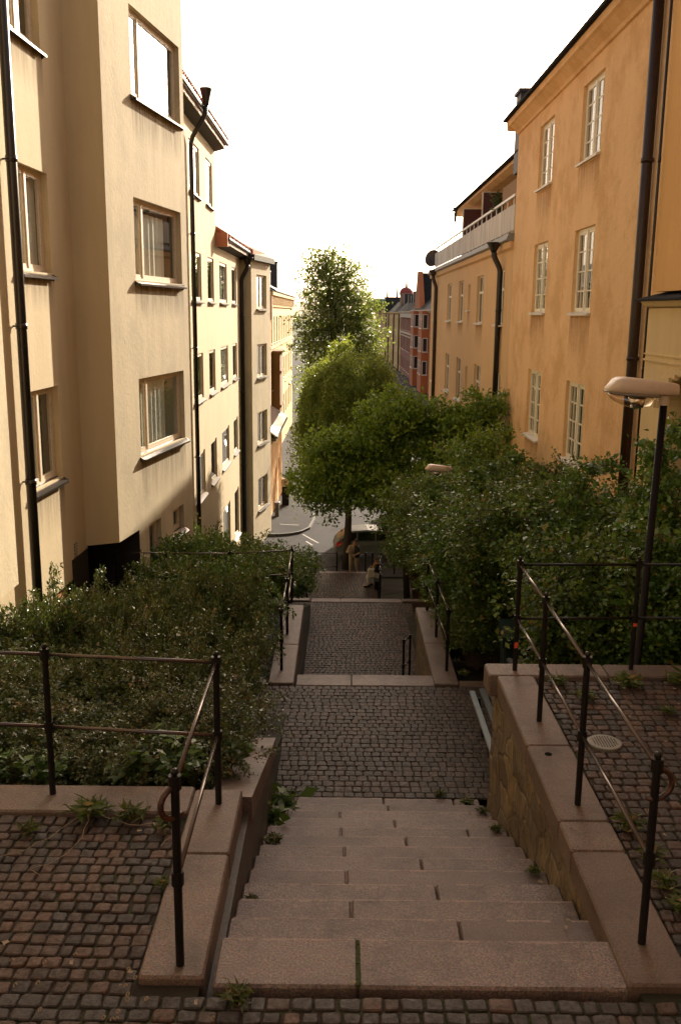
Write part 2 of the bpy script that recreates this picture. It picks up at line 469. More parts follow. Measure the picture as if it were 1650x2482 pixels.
M['white'] = m_simple('white_paint', (0.75, 0.73, 0.69), .5, var=.1)
M['tilesRed'] = m_tiles('red_roof_tiles', (0.36, 0.10, 0.045), (0.52, 0.22, 0.12))
M['tilesBrown'] = m_tiles('brown_roof_tiles', (0.17, 0.085, 0.055), (0.26, 0.14, 0.09))
M['blackroof'] = m_simple('black_roof_sheet', (0.022, 0.022, 0.026), .85, 0.0, var=.4, vscale=3, spec=.08)
M['zinc'] = m_simple('zinc_sheet', (0.24, 0.23, 0.22), .65, .1, var=.3, vscale=4)
M['brightzinc'] = m_simple('bright_roof_sheet', (0.72, 0.70, 0.66), .35, .2, var=.2, vscale=4)
M['chimney'] = m_simple('dark_chimney', (0.028, 0.024, 0.028), .6, var=.4, vscale=5)
M['panel'] = m_panel('corrugated_panel', (0.66, 0.63, 0.58), (0.40, 0.38, 0.36))
M['screen'] = m_simple('maroon_screen', (0.075, 0.022, 0.018), .7, var=.3, vscale=3)
M['wicker'] = m_simple('wicker_mat', (0.28, 0.17, 0.08), .9, var=.5, vscale=40)
M['greenroof'] = m_simple('copper_roof', (0.14, 0.30, 0.20), .7, var=.2)
M['redsheet'] = m_simple('red_roof_sheet', (0.30, 0.05, 0.04), .6, var=.2)
M['door'] = m_simple('dark_wood_door', (0.018, 0.011, 0.008), .6, var=.4, vscale=5)
M['bark'] = m_simple('bark', (0.040, 0.028, 0.020), .9, var=.6, vscale=18, bumpy=.8)
M['twig'] = m_simple('twig', (0.075, 0.045, 0.028), .85, var=.5, vscale=20)
M['leafCot'] = m_leaf('leaf_cotoneaster', [(0, (0.0327, 0.057, 0.0165)), (0.45, (0.0713, 0.1064, 0.027)), (0.8, (0.1263, 0.133, 0.042)), (1, (0.2228, 0.1425, 0.0525))], .42, .12, spec=.45)
M['leafHedge'] = m_leaf('leaf_hedge', [(0, (0.0367, 0.0805, 0.0157)), (0.5, (0.0834, 0.161, 0.0257)), (0.88, (0.1584, 0.2415, 0.0358)), (1, (0.2835, 0.1811, 0.0429))], .36, .25, (0.16, 0.22, 0.03), spec=.55)
M['leafDark'] = m_leaf('leaf_maple', [(0, (0.0562, 0.1087, 0.0156)), (0.5, (0.1275, 0.2156, 0.025)), (1, (0.2625, 0.3469, 0.0468))], .45, .35, (0.26, 0.36, 0.03))
M['leafWil'] = m_leaf('leaf_willow', [(0, (0.07, 0.11, 0.02)), (.5, (0.15, 0.20, 0.04)), (1, (0.32, 0.34, 0.10))], .42, .42, (0.38, 0.44, 0.06))
M['leafBir'] = m_leaf('leaf_birch', [(0, (0.0403, 0.0747, 0.0216)), (0.5, (0.092, 0.1323, 0.036)), (1, (0.253, 0.253, 0.096))], .38, .4, (0.26, 0.32, 0.05))
M['leafHerb'] = m_leaf('leaf_herb', [(0, (0.027, 0.068, 0.014)), (0.5, (0.051, 0.1122, 0.0196)), (1, (0.1125, 0.17, 0.0308))], .5, .25, (0.12, 0.2, 0.02))
M['leafGrass'] = m_leaf('leaf_grass', [(0, (0.035, 0.06, 0.012)), (.6, (0.08, 0.10, 0.02)), (1, (0.24, 0.15, 0.06))], .55, .25, (0.12, 0.18, 0.02))
M['litter'] = m_simple('dry_blossom', (0.26, 0.19, 0.13), .9, var=.6, vscale=50)
M['lampgrey'] = m_simple('lamp_housing_beige', (0.56, 0.43, 0.33), .42, var=.1)
M['lamplow'] = m_simple('lamp_underside_grey', (0.22, 0.19, 0.16), .45, .3)
M['reflector'] = m_simple('lamp_reflector', (0.8, 0.8, 0.85), .08, 1.0, var=.05)
M['pole'] = m_simple('lamp_pole_black', (0.008, 0.005, 0.006), .5, var=.3, spec=.15)
M['castiron'] = m_simple('manhole_iron', (0.20, 0.185, 0.16), .5, .5, var=.35, vscale=20)
M['hole'] = m_simple('black_hole', (0.004, 0.004, 0.004), 1.0, spec=.1)
M['bench'] = m_simple('bench_blue_grey', (0.15, 0.19, 0.225), .5, var=.35, vscale=9)
M['benchDark'] = m_simple('bench_dark_slat', (0.018, 0.026, 0.026), .5, var=.3)
M['bin'] = m_simple('bin_dark_green', (0.010, 0.022, 0.020), .4, var=.3)
M['car'] = m_simple('car_paint_grey_green', (0.15, 0.17, 0.16), .42, .0, var=.1, vscale=2)
M['carglass'] = m_simple('car_glass', (0.012, 0.014, 0.015), .04, 0.0, var=.1, spec=1.0)
M['rubber'] = m_simple('tyre_rubber', (0.012, 0.012, 0.012), .8)
M['rim'] = m_simple('alloy_rim', (0.35, 0.35, 0.36), .3, .8)
M['tail'] = m_simple('tail_light_red', (0.38, 0.012, 0.010), .15, var=.2)
M['amber'] = m_simple('amber_lens', (0.75, 0.28, 0.05), .15, var=.1)
M['skin'] = m_simple('skin', (0.42, 0.22, 0.14), .55, var=.15)
M['hairBr'] = m_simple('brown_hair', (0.09, 0.035, 0.018), .6, var=.4, vscale=40)
M['hairGr'] = m_simple('grey_brown_hair', (0.12, 0.085, 0.05), .7, var=.4, vscale=40)
M['tan'] = m_simple('tan_jacket', (0.36, 0.27, 0.18), .85, var=.25)
M['khaki'] = m_simple('khaki_trousers', (0.38, 0.30, 0.19), .85, var=.2)
M['black'] = m_simple('black_cloth', (0.010, 0.009, 0.010), .8)
M['whitecloth'] = m_simple('white_cloth', (0.74, 0.72, 0.66), .85, var=.15)
M['canvas'] = m_simple('canvas_bag', (0.64, 0.59, 0.48), .85, var=.2)
M['scarf'] = m_simple('yellow_red_top', (0.30, 0.20, 0.03), .8, col2=(0.45, 0.08, 0.03), thr=(.45, .6), vscale=14)
M['signred'] = m_simple('sign_red', (0.55, 0.012, 0.010), .4, var=.1)
M['signyellow'] = m_simple('sign_yellow', (0.80, 0.42, 0.03), .4, var=.1)
M['signwhite'] = m_simple('sign_white', (0.78, 0.76, 0.72), .5, var=.1)
M['ticket'] = m_simple('parking_box_cream', (0.72, 0.60, 0.36), .5, var=.1)
M['textblack'] = m_simple('letter_black', (0.012, 0.012, 0.012), .6)
M['cabinet'] = m_simple('cabinet_green_grey', (0.11, 0.12, 0.095), .6, var=.3)
M['sticker'] = m_simple('sticker_orange_red', (0.62, 0.07, 0.02), .5, var=.2)
M['kerb'] = m_simple('kerb_granite', (0.12, 0.11, 0.10), .8, var=.35, vscale=30, bumpy=.3)

# ------------------------------------------------------------------ foliage helpers
def leaf_mesh(name, pos, size, rnd, aspect=0.55, updir=0.35, axis=None, axisw=0.0, fold=0.12):
    pos = np.asarray(pos, dtype=np.float64); n = len(pos)
    a = RNG.normal(size=(n, 3)); a /= np.linalg.norm(a, axis=1)[:, None]
    if axis is not None:
        a = a*(1-axisw) + np.asarray(axis)*axisw
        a /= np.linalg.norm(a, axis=1)[:, None] + 1e-9
    nn = RNG.normal(size=(n, 3)); nn[:, 2] += updir*3.0
    b = np.cross(nn, a); b /= np.linalg.norm(b, axis=1)[:, None] + 1e-9
    nn = np.cross(a, b)
    s = np.asarray(size)[:, None]
    v = np.empty((n, 4, 3))
    v[:, 0] = pos
    v[:, 1] = pos + a*s*.45 + b*s*aspect*.5 + nn*s*fold
    v[:, 2] = pos + a*s
    v[:, 3] = pos + a*s*.45 - b*s*aspect*.5 + nn*s*fold
    me = bpy.data.meshes.new(name)
    me.vertices.add(n*4); me.loops.add(n*4); me.polygons.add(n)
    me.vertices.foreach_set('co', v.reshape(-1))
    me.loops.foreach_set('vertex_index', np.arange(n*4, dtype=np.int32))
    me.polygons.foreach_set('loop_start', np.arange(0, n*4, 4, dtype=np.int32))
    me.polygons.foreach_set('loop_total', np.full(n, 4, dtype=np.int32))
    at = me.attributes.new('rnd', 'FLOAT', 'FACE'); at.data.foreach_set('value', np.asarray(rnd, dtype=np.float32))
    me.update(calc_edges=True)
    return me

def crown_points(blobs, clumps, per, cr, shell=0.55):
    """leaf positions in clumps spread over a set of ellipsoids"""
    out = []; rn = []
    vol = np.array([b[3]*b[4]*b[5] for b in blobs])**(2/3.)
    for b, share in zip(blobs, vol/vol.sum()):
        k = max(1, int(clumps*share))
        d = RNG.normal(size=(k, 3)); d /= np.linalg.norm(d, axis=1)[:, None]
        r = shell + (1.06-shell)*RNG.random(k)**.6
        ph = RNG.uniform(0, 6.3, 4)
        r *= 1 + .24*np.sin(5.1*d[:, 0]+ph[0])*np.sin(4.3*d[:, 2]+ph[1]) + .10*np.sin(9*d[:, 2]+ph[2])*np.sin(8*d[:, 0]+ph[3])
        out_ = RNG.random(k) < .16
        r[out_] *= RNG.uniform(1.05, 1.28, out_.sum())
        c = np.array(b[:3]) + d*r[:, None]*np.array(b[3:6])
        for i in range(k):
            m = max(3, int(per*RNG.uniform(.5, 1.5)))
            sc = cr*RNG.uniform(.6, 1.4)
            q = RNG.normal(size=(m, 3))*sc*np.array([1, 1, .55])
            out.append(c[i] + q)
            rn.append(np.clip(RNG.normal(RNG.uniform(.2, .75), .17, m), 0, 1))
    return np.concatenate(out), np.concatenate(rn)

def sprays(blobs, n, lo, hi, k=13, up=.45):
    P_ = []; RN = []
    for i in range(n):
        b = blobs[random.randrange(len(blobs))]
        d = Vector((random.gauss(0, 1), random.gauss(0, 1), random.gauss(up, .8))).normalized()
        p = Vector((b[0]+d.x*b[3]*.9, b[1]+d.y*b[4]*.9, b[2]+d.z*b[5]*.9)); l = random.uniform(lo, hi)
        g = Vector((random.gauss(0, .25), random.gauss(0, .25), random.uniform(-.5, .25)))
        t_ = random.uniform(.2, .85)
        for j in range(k):
            t = (j+random.random())/k
            q = p + d*l*t + g*l*t*t
            P_.append((q.x+random.gauss(0, .045), q.y+random.gauss(0, .045), q.z+random.gauss(0, .04))); RN.append(min(1, max(0, random.gauss(t_, .15))))
    return np.array(P_), np.array(RN)

def tree(name, base, trunk, blobs, clumps, per, cr, lsize, mat, label, cat='tree', group=None, limbs=9, updir=.35, extra=None, bark='bark', shell=.55, aspect=.55, spray=None):
    root = empty(name, base, 0, label, cat, group)
    bx, by, bz = base
    mb = MB()
    pts, r0 = trunk
    n = len(pts)
    mb.tube(pts, [r0*(1-.7*i/(n-1)) for i in range(n)], 9)
    top = Vector(pts[-1]); fork = Vector(pts[max(1, n-2)])
    for k in range(limbs):
        b = blobs[k % len(blobs)]
        t = random.uniform(.0, 1.)
        s = fork.lerp(top, t)
        e = Vector((b[0]+random.uniform(-.6, .6)*b[3], b[1]+random.uniform(-.6, .6)*b[4], b[2]+random.uniform(-.3, .75)*b[5]))
        m = s.lerp(e, .5) + Vector((random.uniform(-.25, .25), random.uniform(-.25, .25), .25))
        mb.tube([s, s.lerp(m, .5)+Vector((0, 0, .1)), m, m.lerp(e, .5)+Vector((0, 0, .05)), e], [r0*.34, r0*.28, r0*.2, r0*.13, r0*.05], 6)
        for q in range(3):
            e2 = e.lerp(m, random.random()*.7) 
            e3 = e2 + Vector((random.uniform(-1, 1)*b[3]*.45, random.uniform(-1, 1)*b[4]*.45, random.uniform(-.2, .7)*b[5]*.45))
            mb.tube([e2, e2.lerp(e3, .5)+Vector((0, 0, .06)), e3], [r0*.1, r0*.07, r0*.025], 5)
    mb.build('trunk', M[bark], root, smooth=True)
    p, rn = crown_points(blobs, clumps, per, cr, shell)
    if spray:
        e_ = sprays(blobs, *spray); p = np.concatenate([p, e_[0]]); rn = np.concatenate([rn, e_[1]])
    if extra is not None:
        p = np.concatenate([p, extra[0]]); rn = np.concatenate([rn, extra[1]])
    me = leaf_mesh('crown', p, lsize*RNG.uniform(.65, 1.35, len(p)), rn, aspect=aspect, updir=updir)
    link('crown', me, mat, root)
    return root

def make_shrub(name, rad, height, stems, per, lsize, mat, aspect=.55, arch=.45, up=.35, spread=.02, twigs=3, rsize=.006):
    """a shrub of arching stems with leaves along them; local coordinates"""
    root = empty(name)
    mb = MB(); P = []; A = []; RN = []
    for i in range(stems):
        az = random.uniform(0, 2*PI); rr = rad*random.uniform(.25, 1.0)
        h = height*random.uniform(.55, 1.0)*(1-.35*(rr/rad)**2)
        if i % 11 == 0: rr = rad*random.uniform(1.0, 1.3); h = height*random.uniform(.70, .98)
        bx, by = random.uniform(-.25, .25)*rad, random.uniform(-.25, .25)*rad
        ex, ey = math.cos(az)*rr, math.sin(az)*rr
        b = Vector((bx, by, 0)); m = Vector((bx+(ex-bx)*.35, by+(ey-by)*.35, h*(1.0+arch*.15))); e = Vector((ex, ey, h*(1-arch*random.uniform(.2, 1.))))
        curves = [(b, m, e, 1.0)]
        for q in range(twigs):
            t = random.uniform(.45, .95)
            s = b*(1-t)**2 + m*2*t*(1-t) + e*t*t
            d = Vector((random.gauss(0, 1), random.gauss(0, 1), random.gauss(.35, .6))).normalized()*rad*random.uniform(.16, .38)
            e2 = s+d; m2 = s+d*.5+Vector((0, 0, rad*.06))
            curves.append((s, m2, e2, .5))
        for (c0, c1, c2, w) in curves:
            pts = [c0*(1-t)**2 + c1*2*t*(1-t) + c2*t*t for t in (0, .25, .5, .75, 1)]
            mb.tube(pts, [rsize*w*(1-.75*k/4) for k in range(5)], 4, cap=False)
            k = max(3, int(per*w*random.uniform(.7, 1.3)))
            tint = random.uniform(.15, .8)
            for j in range(k):
                t = (random.uniform(.3, 1.) if w == 1.0 else random.uniform(.08, 1.02))
                p = c0*(1-t)**2 + c1*2*t*(1-t) + c2*t*t
                dv = ((c1-c0)*(1-t) + (c2-c1)*t)
                dv = dv.normalized() if dv.length > 1e-6 else Vector((0, 0, 1))
                P.append((p.x+random.gauss(0, spread), p.y+random.gauss(0, spread), p.z+random.gauss(0, spread)))
                A.append((dv.x, dv.y, dv.z)); RN.append(min(1, max(0, random.gauss(tint, .17))))
    link('stem', mb.mesh('stem'), M['twig'], root)
    me = leaf_mesh('foliage', P, lsize*np.clip(RNG.lognormal(0, .33, len(P)), .5, 2.1), RN, aspect=aspect, updir=up, axis=A, axisw=.45)
    link('foliage', me, mat, root)
    return root

def place_copies(proto, kids, spots, labels, cat, group):
    """first spot takes the prototype itself; the rest copies of it and its parts"""
    for i, (x, y, z, sx, sz) in enumerate(spots):
        o = proto if i == 0 else copy_tree(proto, kids)
        o.location = (x, y, z); o.rotation_euler = (random.uniform(-.08, .08), random.uniform(-.08, .08), random.uniform(0, 2*PI))
        o.scale = (sx, sx, sz)
        tag(o, labels[i], cat, group)
        PLANTS.append(o)
PLANTS = []

# ------------------------------------------------------------------ terrain
STREET = -7.0
def lerp_profile(pts, y):
    if y <= pts[0][0]: return pts[0][1]
    for (a, za), (b, zb) in zip(pts, pts[1:]):
        if y <= b: return za + (zb-za)*(y-a)/(b-a)
    return pts[-1][1]
PL = [(5.2, -.022), (5.45, -.12), (7.6, -.95), (9.0, -1.45), (10.9, -1.72), (14.5, -1.8), (19, -3.15), (30, -6.6), (34.4, STREET-.05)]
PR = [(7.25, -.022), (7.5, -1.6), (10.9, -1.72), (14.5, -2.6), (19, -3.15), (30, -6.6), (34.4, STREET-.05)]
PC = [(3.4, -.15), (3.6, -.6), (7.9, -2.0), (10.8, -2.1), (14.0, -3.3), (18.8, -3.4), (27, -6.9), (34.4, STREET-.05)]
def ground_z(x, y):
    if x < -.58: z = lerp_profile(PL, y)
    elif x > 1.32: z = lerp_profile(PR, y)
    else: z = lerp_profile(PC, y)
    if y > 60: z -= min((y-60)*.012, 3.)
    return z
xs = [-900, -300, -100, -40, -20, -12, -9] + [round(-7+.25*i, 3) for i in range(26)] + [-.6, -.56, 1.3, 1.34] + [round(1.5+.25*i, 3) for i in range(23)] + [8, 12, 20, 40, 100, 300, 900]
xs = sorted(set(xs))
ys = [-40, -10, 0, 2, 3.38, 3.62] + [round(4+.3*i, 3) for i in range(104)] + [36, 38, 42, 50, 60, 80, 120, 200, 320, 600, 1500]
ys = sorted(set(ys + [7.24, 7.52]))
mb = MB()
g = [[(x, y, ground_z(x, y) + (random.uniform(-.03, .0) if 5.4 < y < 33 else 0)) for x in xs] for y in ys]
vs = [p for row in g for p in row]; nx = len(xs)
mb.add(vs, [(j*nx+i, j*nx+i+1, (j+1)*nx+i+1, (j+1)*nx+i) for j in range(len(ys)-1) for i in range(nx-1)])
tag(mb.build('ground', M['soil'], fix=False), kind='structure')

# street, pavement, markings
mb = MB()
mb.add([(-60, 34.45, STREET), (60, 34.45, STREET), (60, 70, STREET), (-60, 70, STREET), (60, 330, STREET-3.2), (-60, 330, STREET-3.2)], [(0, 1, 2, 3), (3, 2, 4, 5)])
tag(mb.build('street', M['asphalt'], fix=False), kind='structure')
mb = MB()
kp = [(-4.2, 40.6), (-3.37, 41.0), (-2.9, 41.0), (-2.3, 41.2), (-1.85, 41.6), (-1.5, 42.4), (-1.35, 44.0), (-1.35, 70)]
top = [(x, y, STREET+.10) for x, y in kp] + [(-6, 70, STREET+.10), (-6, 40.6, STREET+.10)]
mb.add(top, [tuple(range(len(top)))])
tag(mb.build('pavement', M['asphalt'], fix=False), kind='structure')
mb = MB()
for (x0, y0), (x1, y1) in zip(kp, kp[1:]):
    dx, dy = x1-x0, y1-y0; l = math.hypot(dx, dy); nx_, ny_ = dy/l*.1, -dx/l*.1
    mb.add([(x0, y0, STREET+.104), (x1, y1, STREET+.104), (x1+nx_, y1+ny_, STREET+.104), (x0+nx_, y0+ny_, STREET+.104),
            (x1+nx_, y1+ny_, STREET), (x0+nx_, y0+ny_, STREET)], [(0, 1, 2, 3), (3, 2, 4, 5)])
tag(mb.build('kerb', M['kerb'], fix=False), kind='structure')
mb = MB()
for (a, b) in [((-1.70, 41.3), (-.95, 39.7)), ((-1.5, 40.0), (-1.2, 39.3)), ((-2.85, 42.9), (-1.95, 42.75))]:
    a = Vector((*a, 0)); b = Vector((*b, 0)); d = (b-a).normalized(); n_ = Vector((-d.y, d.x, 0))*.035
    z = STREET+.004 if a.y < 42 else STREET+.104
    mb.add([(p.x, p.y, z) for p in (a-n_, b-n_, b+n_, a+n_)], [(0, 1, 2, 3)])
tag(mb.build('road_marking', M['paint'], fix=False), kind='structure')

# ------------------------------------------------------------------ cobbled paving
def setts(region, pitch_u, pitch_v, zf, rot=0.0, mb=None, grey=0.0, gap=.008, wob=.006, h=.012, wave=0.0, vgap=1.0):
    """irregular setts over a rectangle (x0,x1,y0,y1); zf gives the height"""
    mb = mb or MB()
    x0, x1, y0, y1 = region
    v = y0; row = 0
    while v < y1 - .02:
        pv = min(pitch_v*random.uniform(.93, 1.07), y1 - v)
        if y1 - (v+pv) < .025: pv = y1 - v
        u = x0 - pitch_u*(.5*(row % 2) + random.uniform(0, .25))
        while u < x1:
            pu = pitch_u*random.uniform(.82, 1.22)
            a, b = max(u, x0), min(u+pu, x1)
            if b - a > .028:
                off = wave*math.sin((a+b)*1.6)
                ga = gap*random.uniform(.5, 1.2)
                gv = ga*vgap
                c = [(a+ga, v+gv), (b-ga, v+gv), (b-ga, v+pv-gv), (a+ga, v+pv-gv)]
                c = [(p+random.uniform(-wob, wob), q+off+random.uniform(-wob, wob)) for p, q in c]
                cx = sum(p for p, q in c)/4; cy = sum(q for p, q in c)/4
                tz = random.uniform(-.4, .4)*h*.5; sx = random.uniform(-.03, .03); sy = random.uniform(-.03, .03)
                ring = []
                cc = random.uniform(.10, .22)
                for k in range(4):                                  # cut corners -> 8-gon
                    p, q = c[k], c[(k+1) % 4]
                    ring.append((p[0]+(q[0]-p[0])*cc*.6, p[1]+(q[1]-p[1])*cc*.6)); ring.append((q[0]-(q[0]-p[0])*cc*.6, q[1]-(q[1]-p[1])*cc*.6))
                def lay(f, z):
                    return [(cx+(p-cx)*f, cy+(q-cy)*f, zf(cx, cy)+tz+z+((p-cx)*sx+(q-cy)*sy)) for p, q in ring]
                vs = lay(1.0, -h*2.2) + lay(.985, -h*.5) + lay(.86, 0.0)
                ctr = (cx+random.uniform(-.01, .01), cy+random.uniform(-.01, .01), zf(cx, cy)+tz+h*random.uniform(.0, .35))
                fs = [(k, (k+1) % 8, 8+(k+1) % 8, 8+k) for k in range(8)] + [(8+k, 8+(k+1) % 8, 16+(k+1) % 8, 16+k) for k in range(8)]
                fs += [(16+k, 16+(k+1) % 8, 24) for k in range(8)]
                t = .98 if random.random() < grey else min(.85, max(0, random.gauss(.45, .30)))
                mb.add(vs + [ctr], fs, t)
            u += pu
        v += pv; row += 1
    return mb

def joint_plane(x0, x1, y0, y1, zf, parent, d=.014):
    n = 14
    mb = MB(); vs = []
    for j in range(n+1):
        for i in range(n+1):
            x = x0+(x1-x0)*i/n; y = y0+(y1-y0)*j/n
            vs.append((x, y, zf(x, y)-d+random.uniform(-.002, .002)))
    mb.add(vs, [(j*(n+1)+i, j*(n+1)+i+1, (j+1)*(n+1)+i+1, (j+1)*(n+1)+i) for j in range(n) for i in range(n)])
    return mb.build('joint_fill', M['joint'], parent, fix=False)

flat = lambda x, y: .005*math.sin(3.1*x+1.7*y)+.004*math.sin(5.3*y-2.2*x+1)-.004
def paving(name, regions, zf, mat, **kw):
    mb = MB()
    for reg in regions:
        setts(reg[:4], reg[4], reg[5], zf, mb=mb, grey=reg[6] if len(reg) > 6 else .06, **kw)
    o = mb.build(name, mat, smooth=False, fix=False)
    tag(o, kind='structure')
    for reg in regions:
        j = joint_plane(*reg[:4], zf, None)
        j.name = 'paving_bed'; tag(j, kind='structure')
    return o
paving('cobbled_plaza', [(-3.4, -.885, 3.52, 4.99, .080, .080), (-3.4, 3.2, 3.36, 3.52, .088, .078, .85), (-3.4, 3.2, 2.2, 3.36, .088, .085, .05),
                         (1.60, 4.4, 3.52, 7.15, .086, .090, .08)], flat, M['sett'], gap=.0052, wob=.0055, vgap=1.3)
z1f = lambda x, y: -1.478 - (y-7.87)*.056
paving('upper_landing', [(-.98, 1.98, 7.88, 10.90, .088, .112, .1)], z1f, M['settG'], gap=.0034, wob=.0028, h=.010, vgap=2.6)
z2f = lambda x, y: -2.86 - (y-13.9)*.041
paving('middle_landing', [(-.98, 1.52, 13.6, 18.76, .078, .115, .04)], z2f, M['sett'], gap=.0034, wob=.003, h=.010, vgap=2.6)
z3f = lambda x, y: -6.52 - (y-29.5)*.042
paving('lower_landing', [(-1.12, 1.3, 28.6, 33.84, .10, .25, .03)], z3f, M['sett'], gap=.008)
mb = MB(); mb.box(-12, 12, -14, 2.2, -.3, -.004)
tag(mb.build('plaza_floor', M['joint']), kind='structure')

# ------------------------------------------------------------------ granite stairs
def stairs(name, label, x0, x1, y0, z0, n, run, rise, joints, mat, first=.33, skew=0.0):
    root = empty(name, ((x0+x1)/2, y0, z0), 0, label, 'stairs')
    for k in range(n):
        mb = MB()
        ya = y0 if k == 0 else y0 + first + (k-1)*run - .03
        yb = y0 + first + k*run
        z = z0 - k*rise
        xx = [x0] + joints[k % len(joints)] + [x1]
        for a, b in zip(xx, xx[1:]):
            a += random.uniform(.001, .0035); b -= random.uniform(.001, .0035)
            zt = z+random.uniform(-.003, .003); ye = yb+random.uniform(-.004, .004)
            mb.cbox(a, b, ya, ye, z-rise-.1, zt, .013, random.random(), .002)
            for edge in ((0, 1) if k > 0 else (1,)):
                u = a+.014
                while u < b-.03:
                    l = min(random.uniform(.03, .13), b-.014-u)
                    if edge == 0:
                        d_ = random.uniform(.012, .045)  # tread back: dirt, darkened further as painted shade along the step edge
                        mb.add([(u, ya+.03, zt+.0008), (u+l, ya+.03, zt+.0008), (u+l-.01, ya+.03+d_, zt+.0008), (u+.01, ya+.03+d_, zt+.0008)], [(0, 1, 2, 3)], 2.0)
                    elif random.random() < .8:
                        d_ = random.uniform(.006, .02)  # tread front: wear, paled further as a painted edge highlight
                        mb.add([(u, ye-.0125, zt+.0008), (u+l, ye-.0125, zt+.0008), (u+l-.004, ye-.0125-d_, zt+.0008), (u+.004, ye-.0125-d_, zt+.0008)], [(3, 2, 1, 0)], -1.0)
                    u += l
        st = mb.build('step', mat, root)
        if k == 0 and joints[0][0] < .2 and z0 == 0:
            mb = MB(); y = ya+.01
            while y < yb-.03:
                l = random.uniform(.015, .04); mb.box(joints[0][0]-random.uniform(.003, .011), joints[0][0]+random.uniform(.004, .013), y, y+l, z-.02, z-random.uniform(.000, .004)); y += l*.8
            mb.build('moss', M['moss'], st)
    return root
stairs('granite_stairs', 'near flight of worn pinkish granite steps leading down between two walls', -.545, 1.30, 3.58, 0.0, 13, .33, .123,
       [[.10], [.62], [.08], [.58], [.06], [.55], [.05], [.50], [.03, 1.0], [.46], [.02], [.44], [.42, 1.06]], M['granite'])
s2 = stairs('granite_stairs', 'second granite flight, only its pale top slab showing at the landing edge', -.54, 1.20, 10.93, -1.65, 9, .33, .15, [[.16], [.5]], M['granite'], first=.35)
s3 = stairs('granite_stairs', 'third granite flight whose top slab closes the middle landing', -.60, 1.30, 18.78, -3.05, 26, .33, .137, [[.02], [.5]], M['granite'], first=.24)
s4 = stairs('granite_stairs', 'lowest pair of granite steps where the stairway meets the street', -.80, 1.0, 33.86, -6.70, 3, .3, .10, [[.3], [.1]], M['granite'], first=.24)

# retaining walls ---------------------------------------------------
rw = empty('retaining_wall', (-.7, 4.4, 0), 0, 'low granite wall left of the near steps with a coping that slopes down past the bushes', 'wall')
for (a, b) in [(3.60, 4.56), (4.567, 5.26)]:
    mb = MB(); mb.cbox(-.875, -.585, a, b, -.14, .022, .012, random.random(), .004); mb.build('coping', M['coping'], rw)
mb = MB(); mb.cbox(-2.2, -.88, 4.99, 5.30, -.14, .020, .012, .3, .004); mb.build('coping', M['coping'], rw)
mb = MB(); mb.cbox(-4.2, -2.207, 5.02, 5.33, -.14, .020, .012, .6, .004); mb.build('coping', M['coping'], rw)
for (a, b, za, zb) in [(5.28, 6.35, -.04, -.355), (6.36, 7.35, -.36, -.64)]:
    mb = MB(); mb.prism([(a, za-.16), (b, zb-.16), (b, zb), (a, za)], 'x', -.80, -.53, .5); mb.build('coping', M['coping'], rw)
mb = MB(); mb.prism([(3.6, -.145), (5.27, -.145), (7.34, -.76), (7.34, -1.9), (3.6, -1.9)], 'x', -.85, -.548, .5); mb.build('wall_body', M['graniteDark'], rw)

rw = empty('retaining_wall', (1.4, 5.4, 0), 0, 'ochre rubble stone wall with broad granite coping right of the near steps', 'wall')
for (a, b) in [(3.58, 4.62), (4.627, 4.93), (4.937, 5.90), (5.907, 7.15)]:
    mb = MB(); mb.cbox(1.285, 1.585, a, b, -.13, .022, .012, random.random(), .004); mb.build('coping', M['coping'], rw)
for (a, b) in [(1.22, 2.2), (2.207, 3.4), (3.407, 4.6)]:
    mb = MB(); mb.cbox(a, b, 7.157, 7.42, -.16, .024, .012, random.random(), .004); mb.build('coping', M['coping'], rw)
# rubble face: a displaced sheet with a cell pattern
cells = [(random.uniform(3.5, 7.6), random.uniform(-2.0, .1), random.uniform(-.007, .009)) for _ in range(48)]
def rub(y, z):
    ds = sorted(((y-a)**2*.8+(z-b)**2*1.7, h) for a, b, h in cells)[:2]
    e = math.sqrt(ds[1][0])-math.sqrt(ds[0][0])
    return ds[0][1] - .006*max(0, 1-e/.03) + .006*math.sin(y*7+z*11)
mb = MB(); ny, nz = 110, 46; vs = []
for j in range(nz+1):
    for i in range(ny+1):
        y = 3.62+(7.42-3.62)*i/ny; z = -2.0+(1.87)*j/nz
        vs.append((1.305+rub(y, z), y, z))
mb.add(vs, [(j*(ny+1)+i, j*(ny+1)+i+1, (j+1)*(ny+1)+i+1, (j+1)*(ny+1)+i) for j in range(nz) for i in range(ny)])
mb.box(1.40, 1.56, 3.62, 7.155, -2.0, -.135); mb.box(1.40, 4.6, 7.2, 7.38, -2.0, -.165)
mb.build('wall_body', M['rubble'], rw, smooth=True, fix=False)

rw = empty('retaining_wall', (-.7, 12.5, -1.65), 0, 'level granite coping wall on the left of the second flight', 'wall')
for (a, b) in [(10.92, 12.3), (12.31, 14.10)]:
    mb = MB(); mb.cbox(-.88, -.56, a, b, -1.80, -1.62, .012, random.random(), .004); mb.build('coping', M['coping'], rw)
mb = MB(); mb.cbox(-1.8, -.885, 10.90, 11.06, -1.85, -1.63, .012, .7); mb.build('coping', M['coping'], rw)
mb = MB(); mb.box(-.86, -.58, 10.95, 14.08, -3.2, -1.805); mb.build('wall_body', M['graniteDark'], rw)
rw = empty('retaining_wall', (1.35, 12.5, -1.65), 0, 'level coping wall with brown rubble face on the right of the second flight', 'wall')
for (a, b) in [(10.94, 12.4), (12.41, 14.02)]:
    mb = MB(); mb.cbox(1.19, 1.50, a, b, -1.80, -1.62, .012, random.random(), .004); mb.build('coping', M['coping'], rw)
mb = MB(); mb.cbox(1.507, 1.95, 10.92, 11.1, -1.85, -1.64, .012, .4); mb.build('coping', M['coping'], rw)
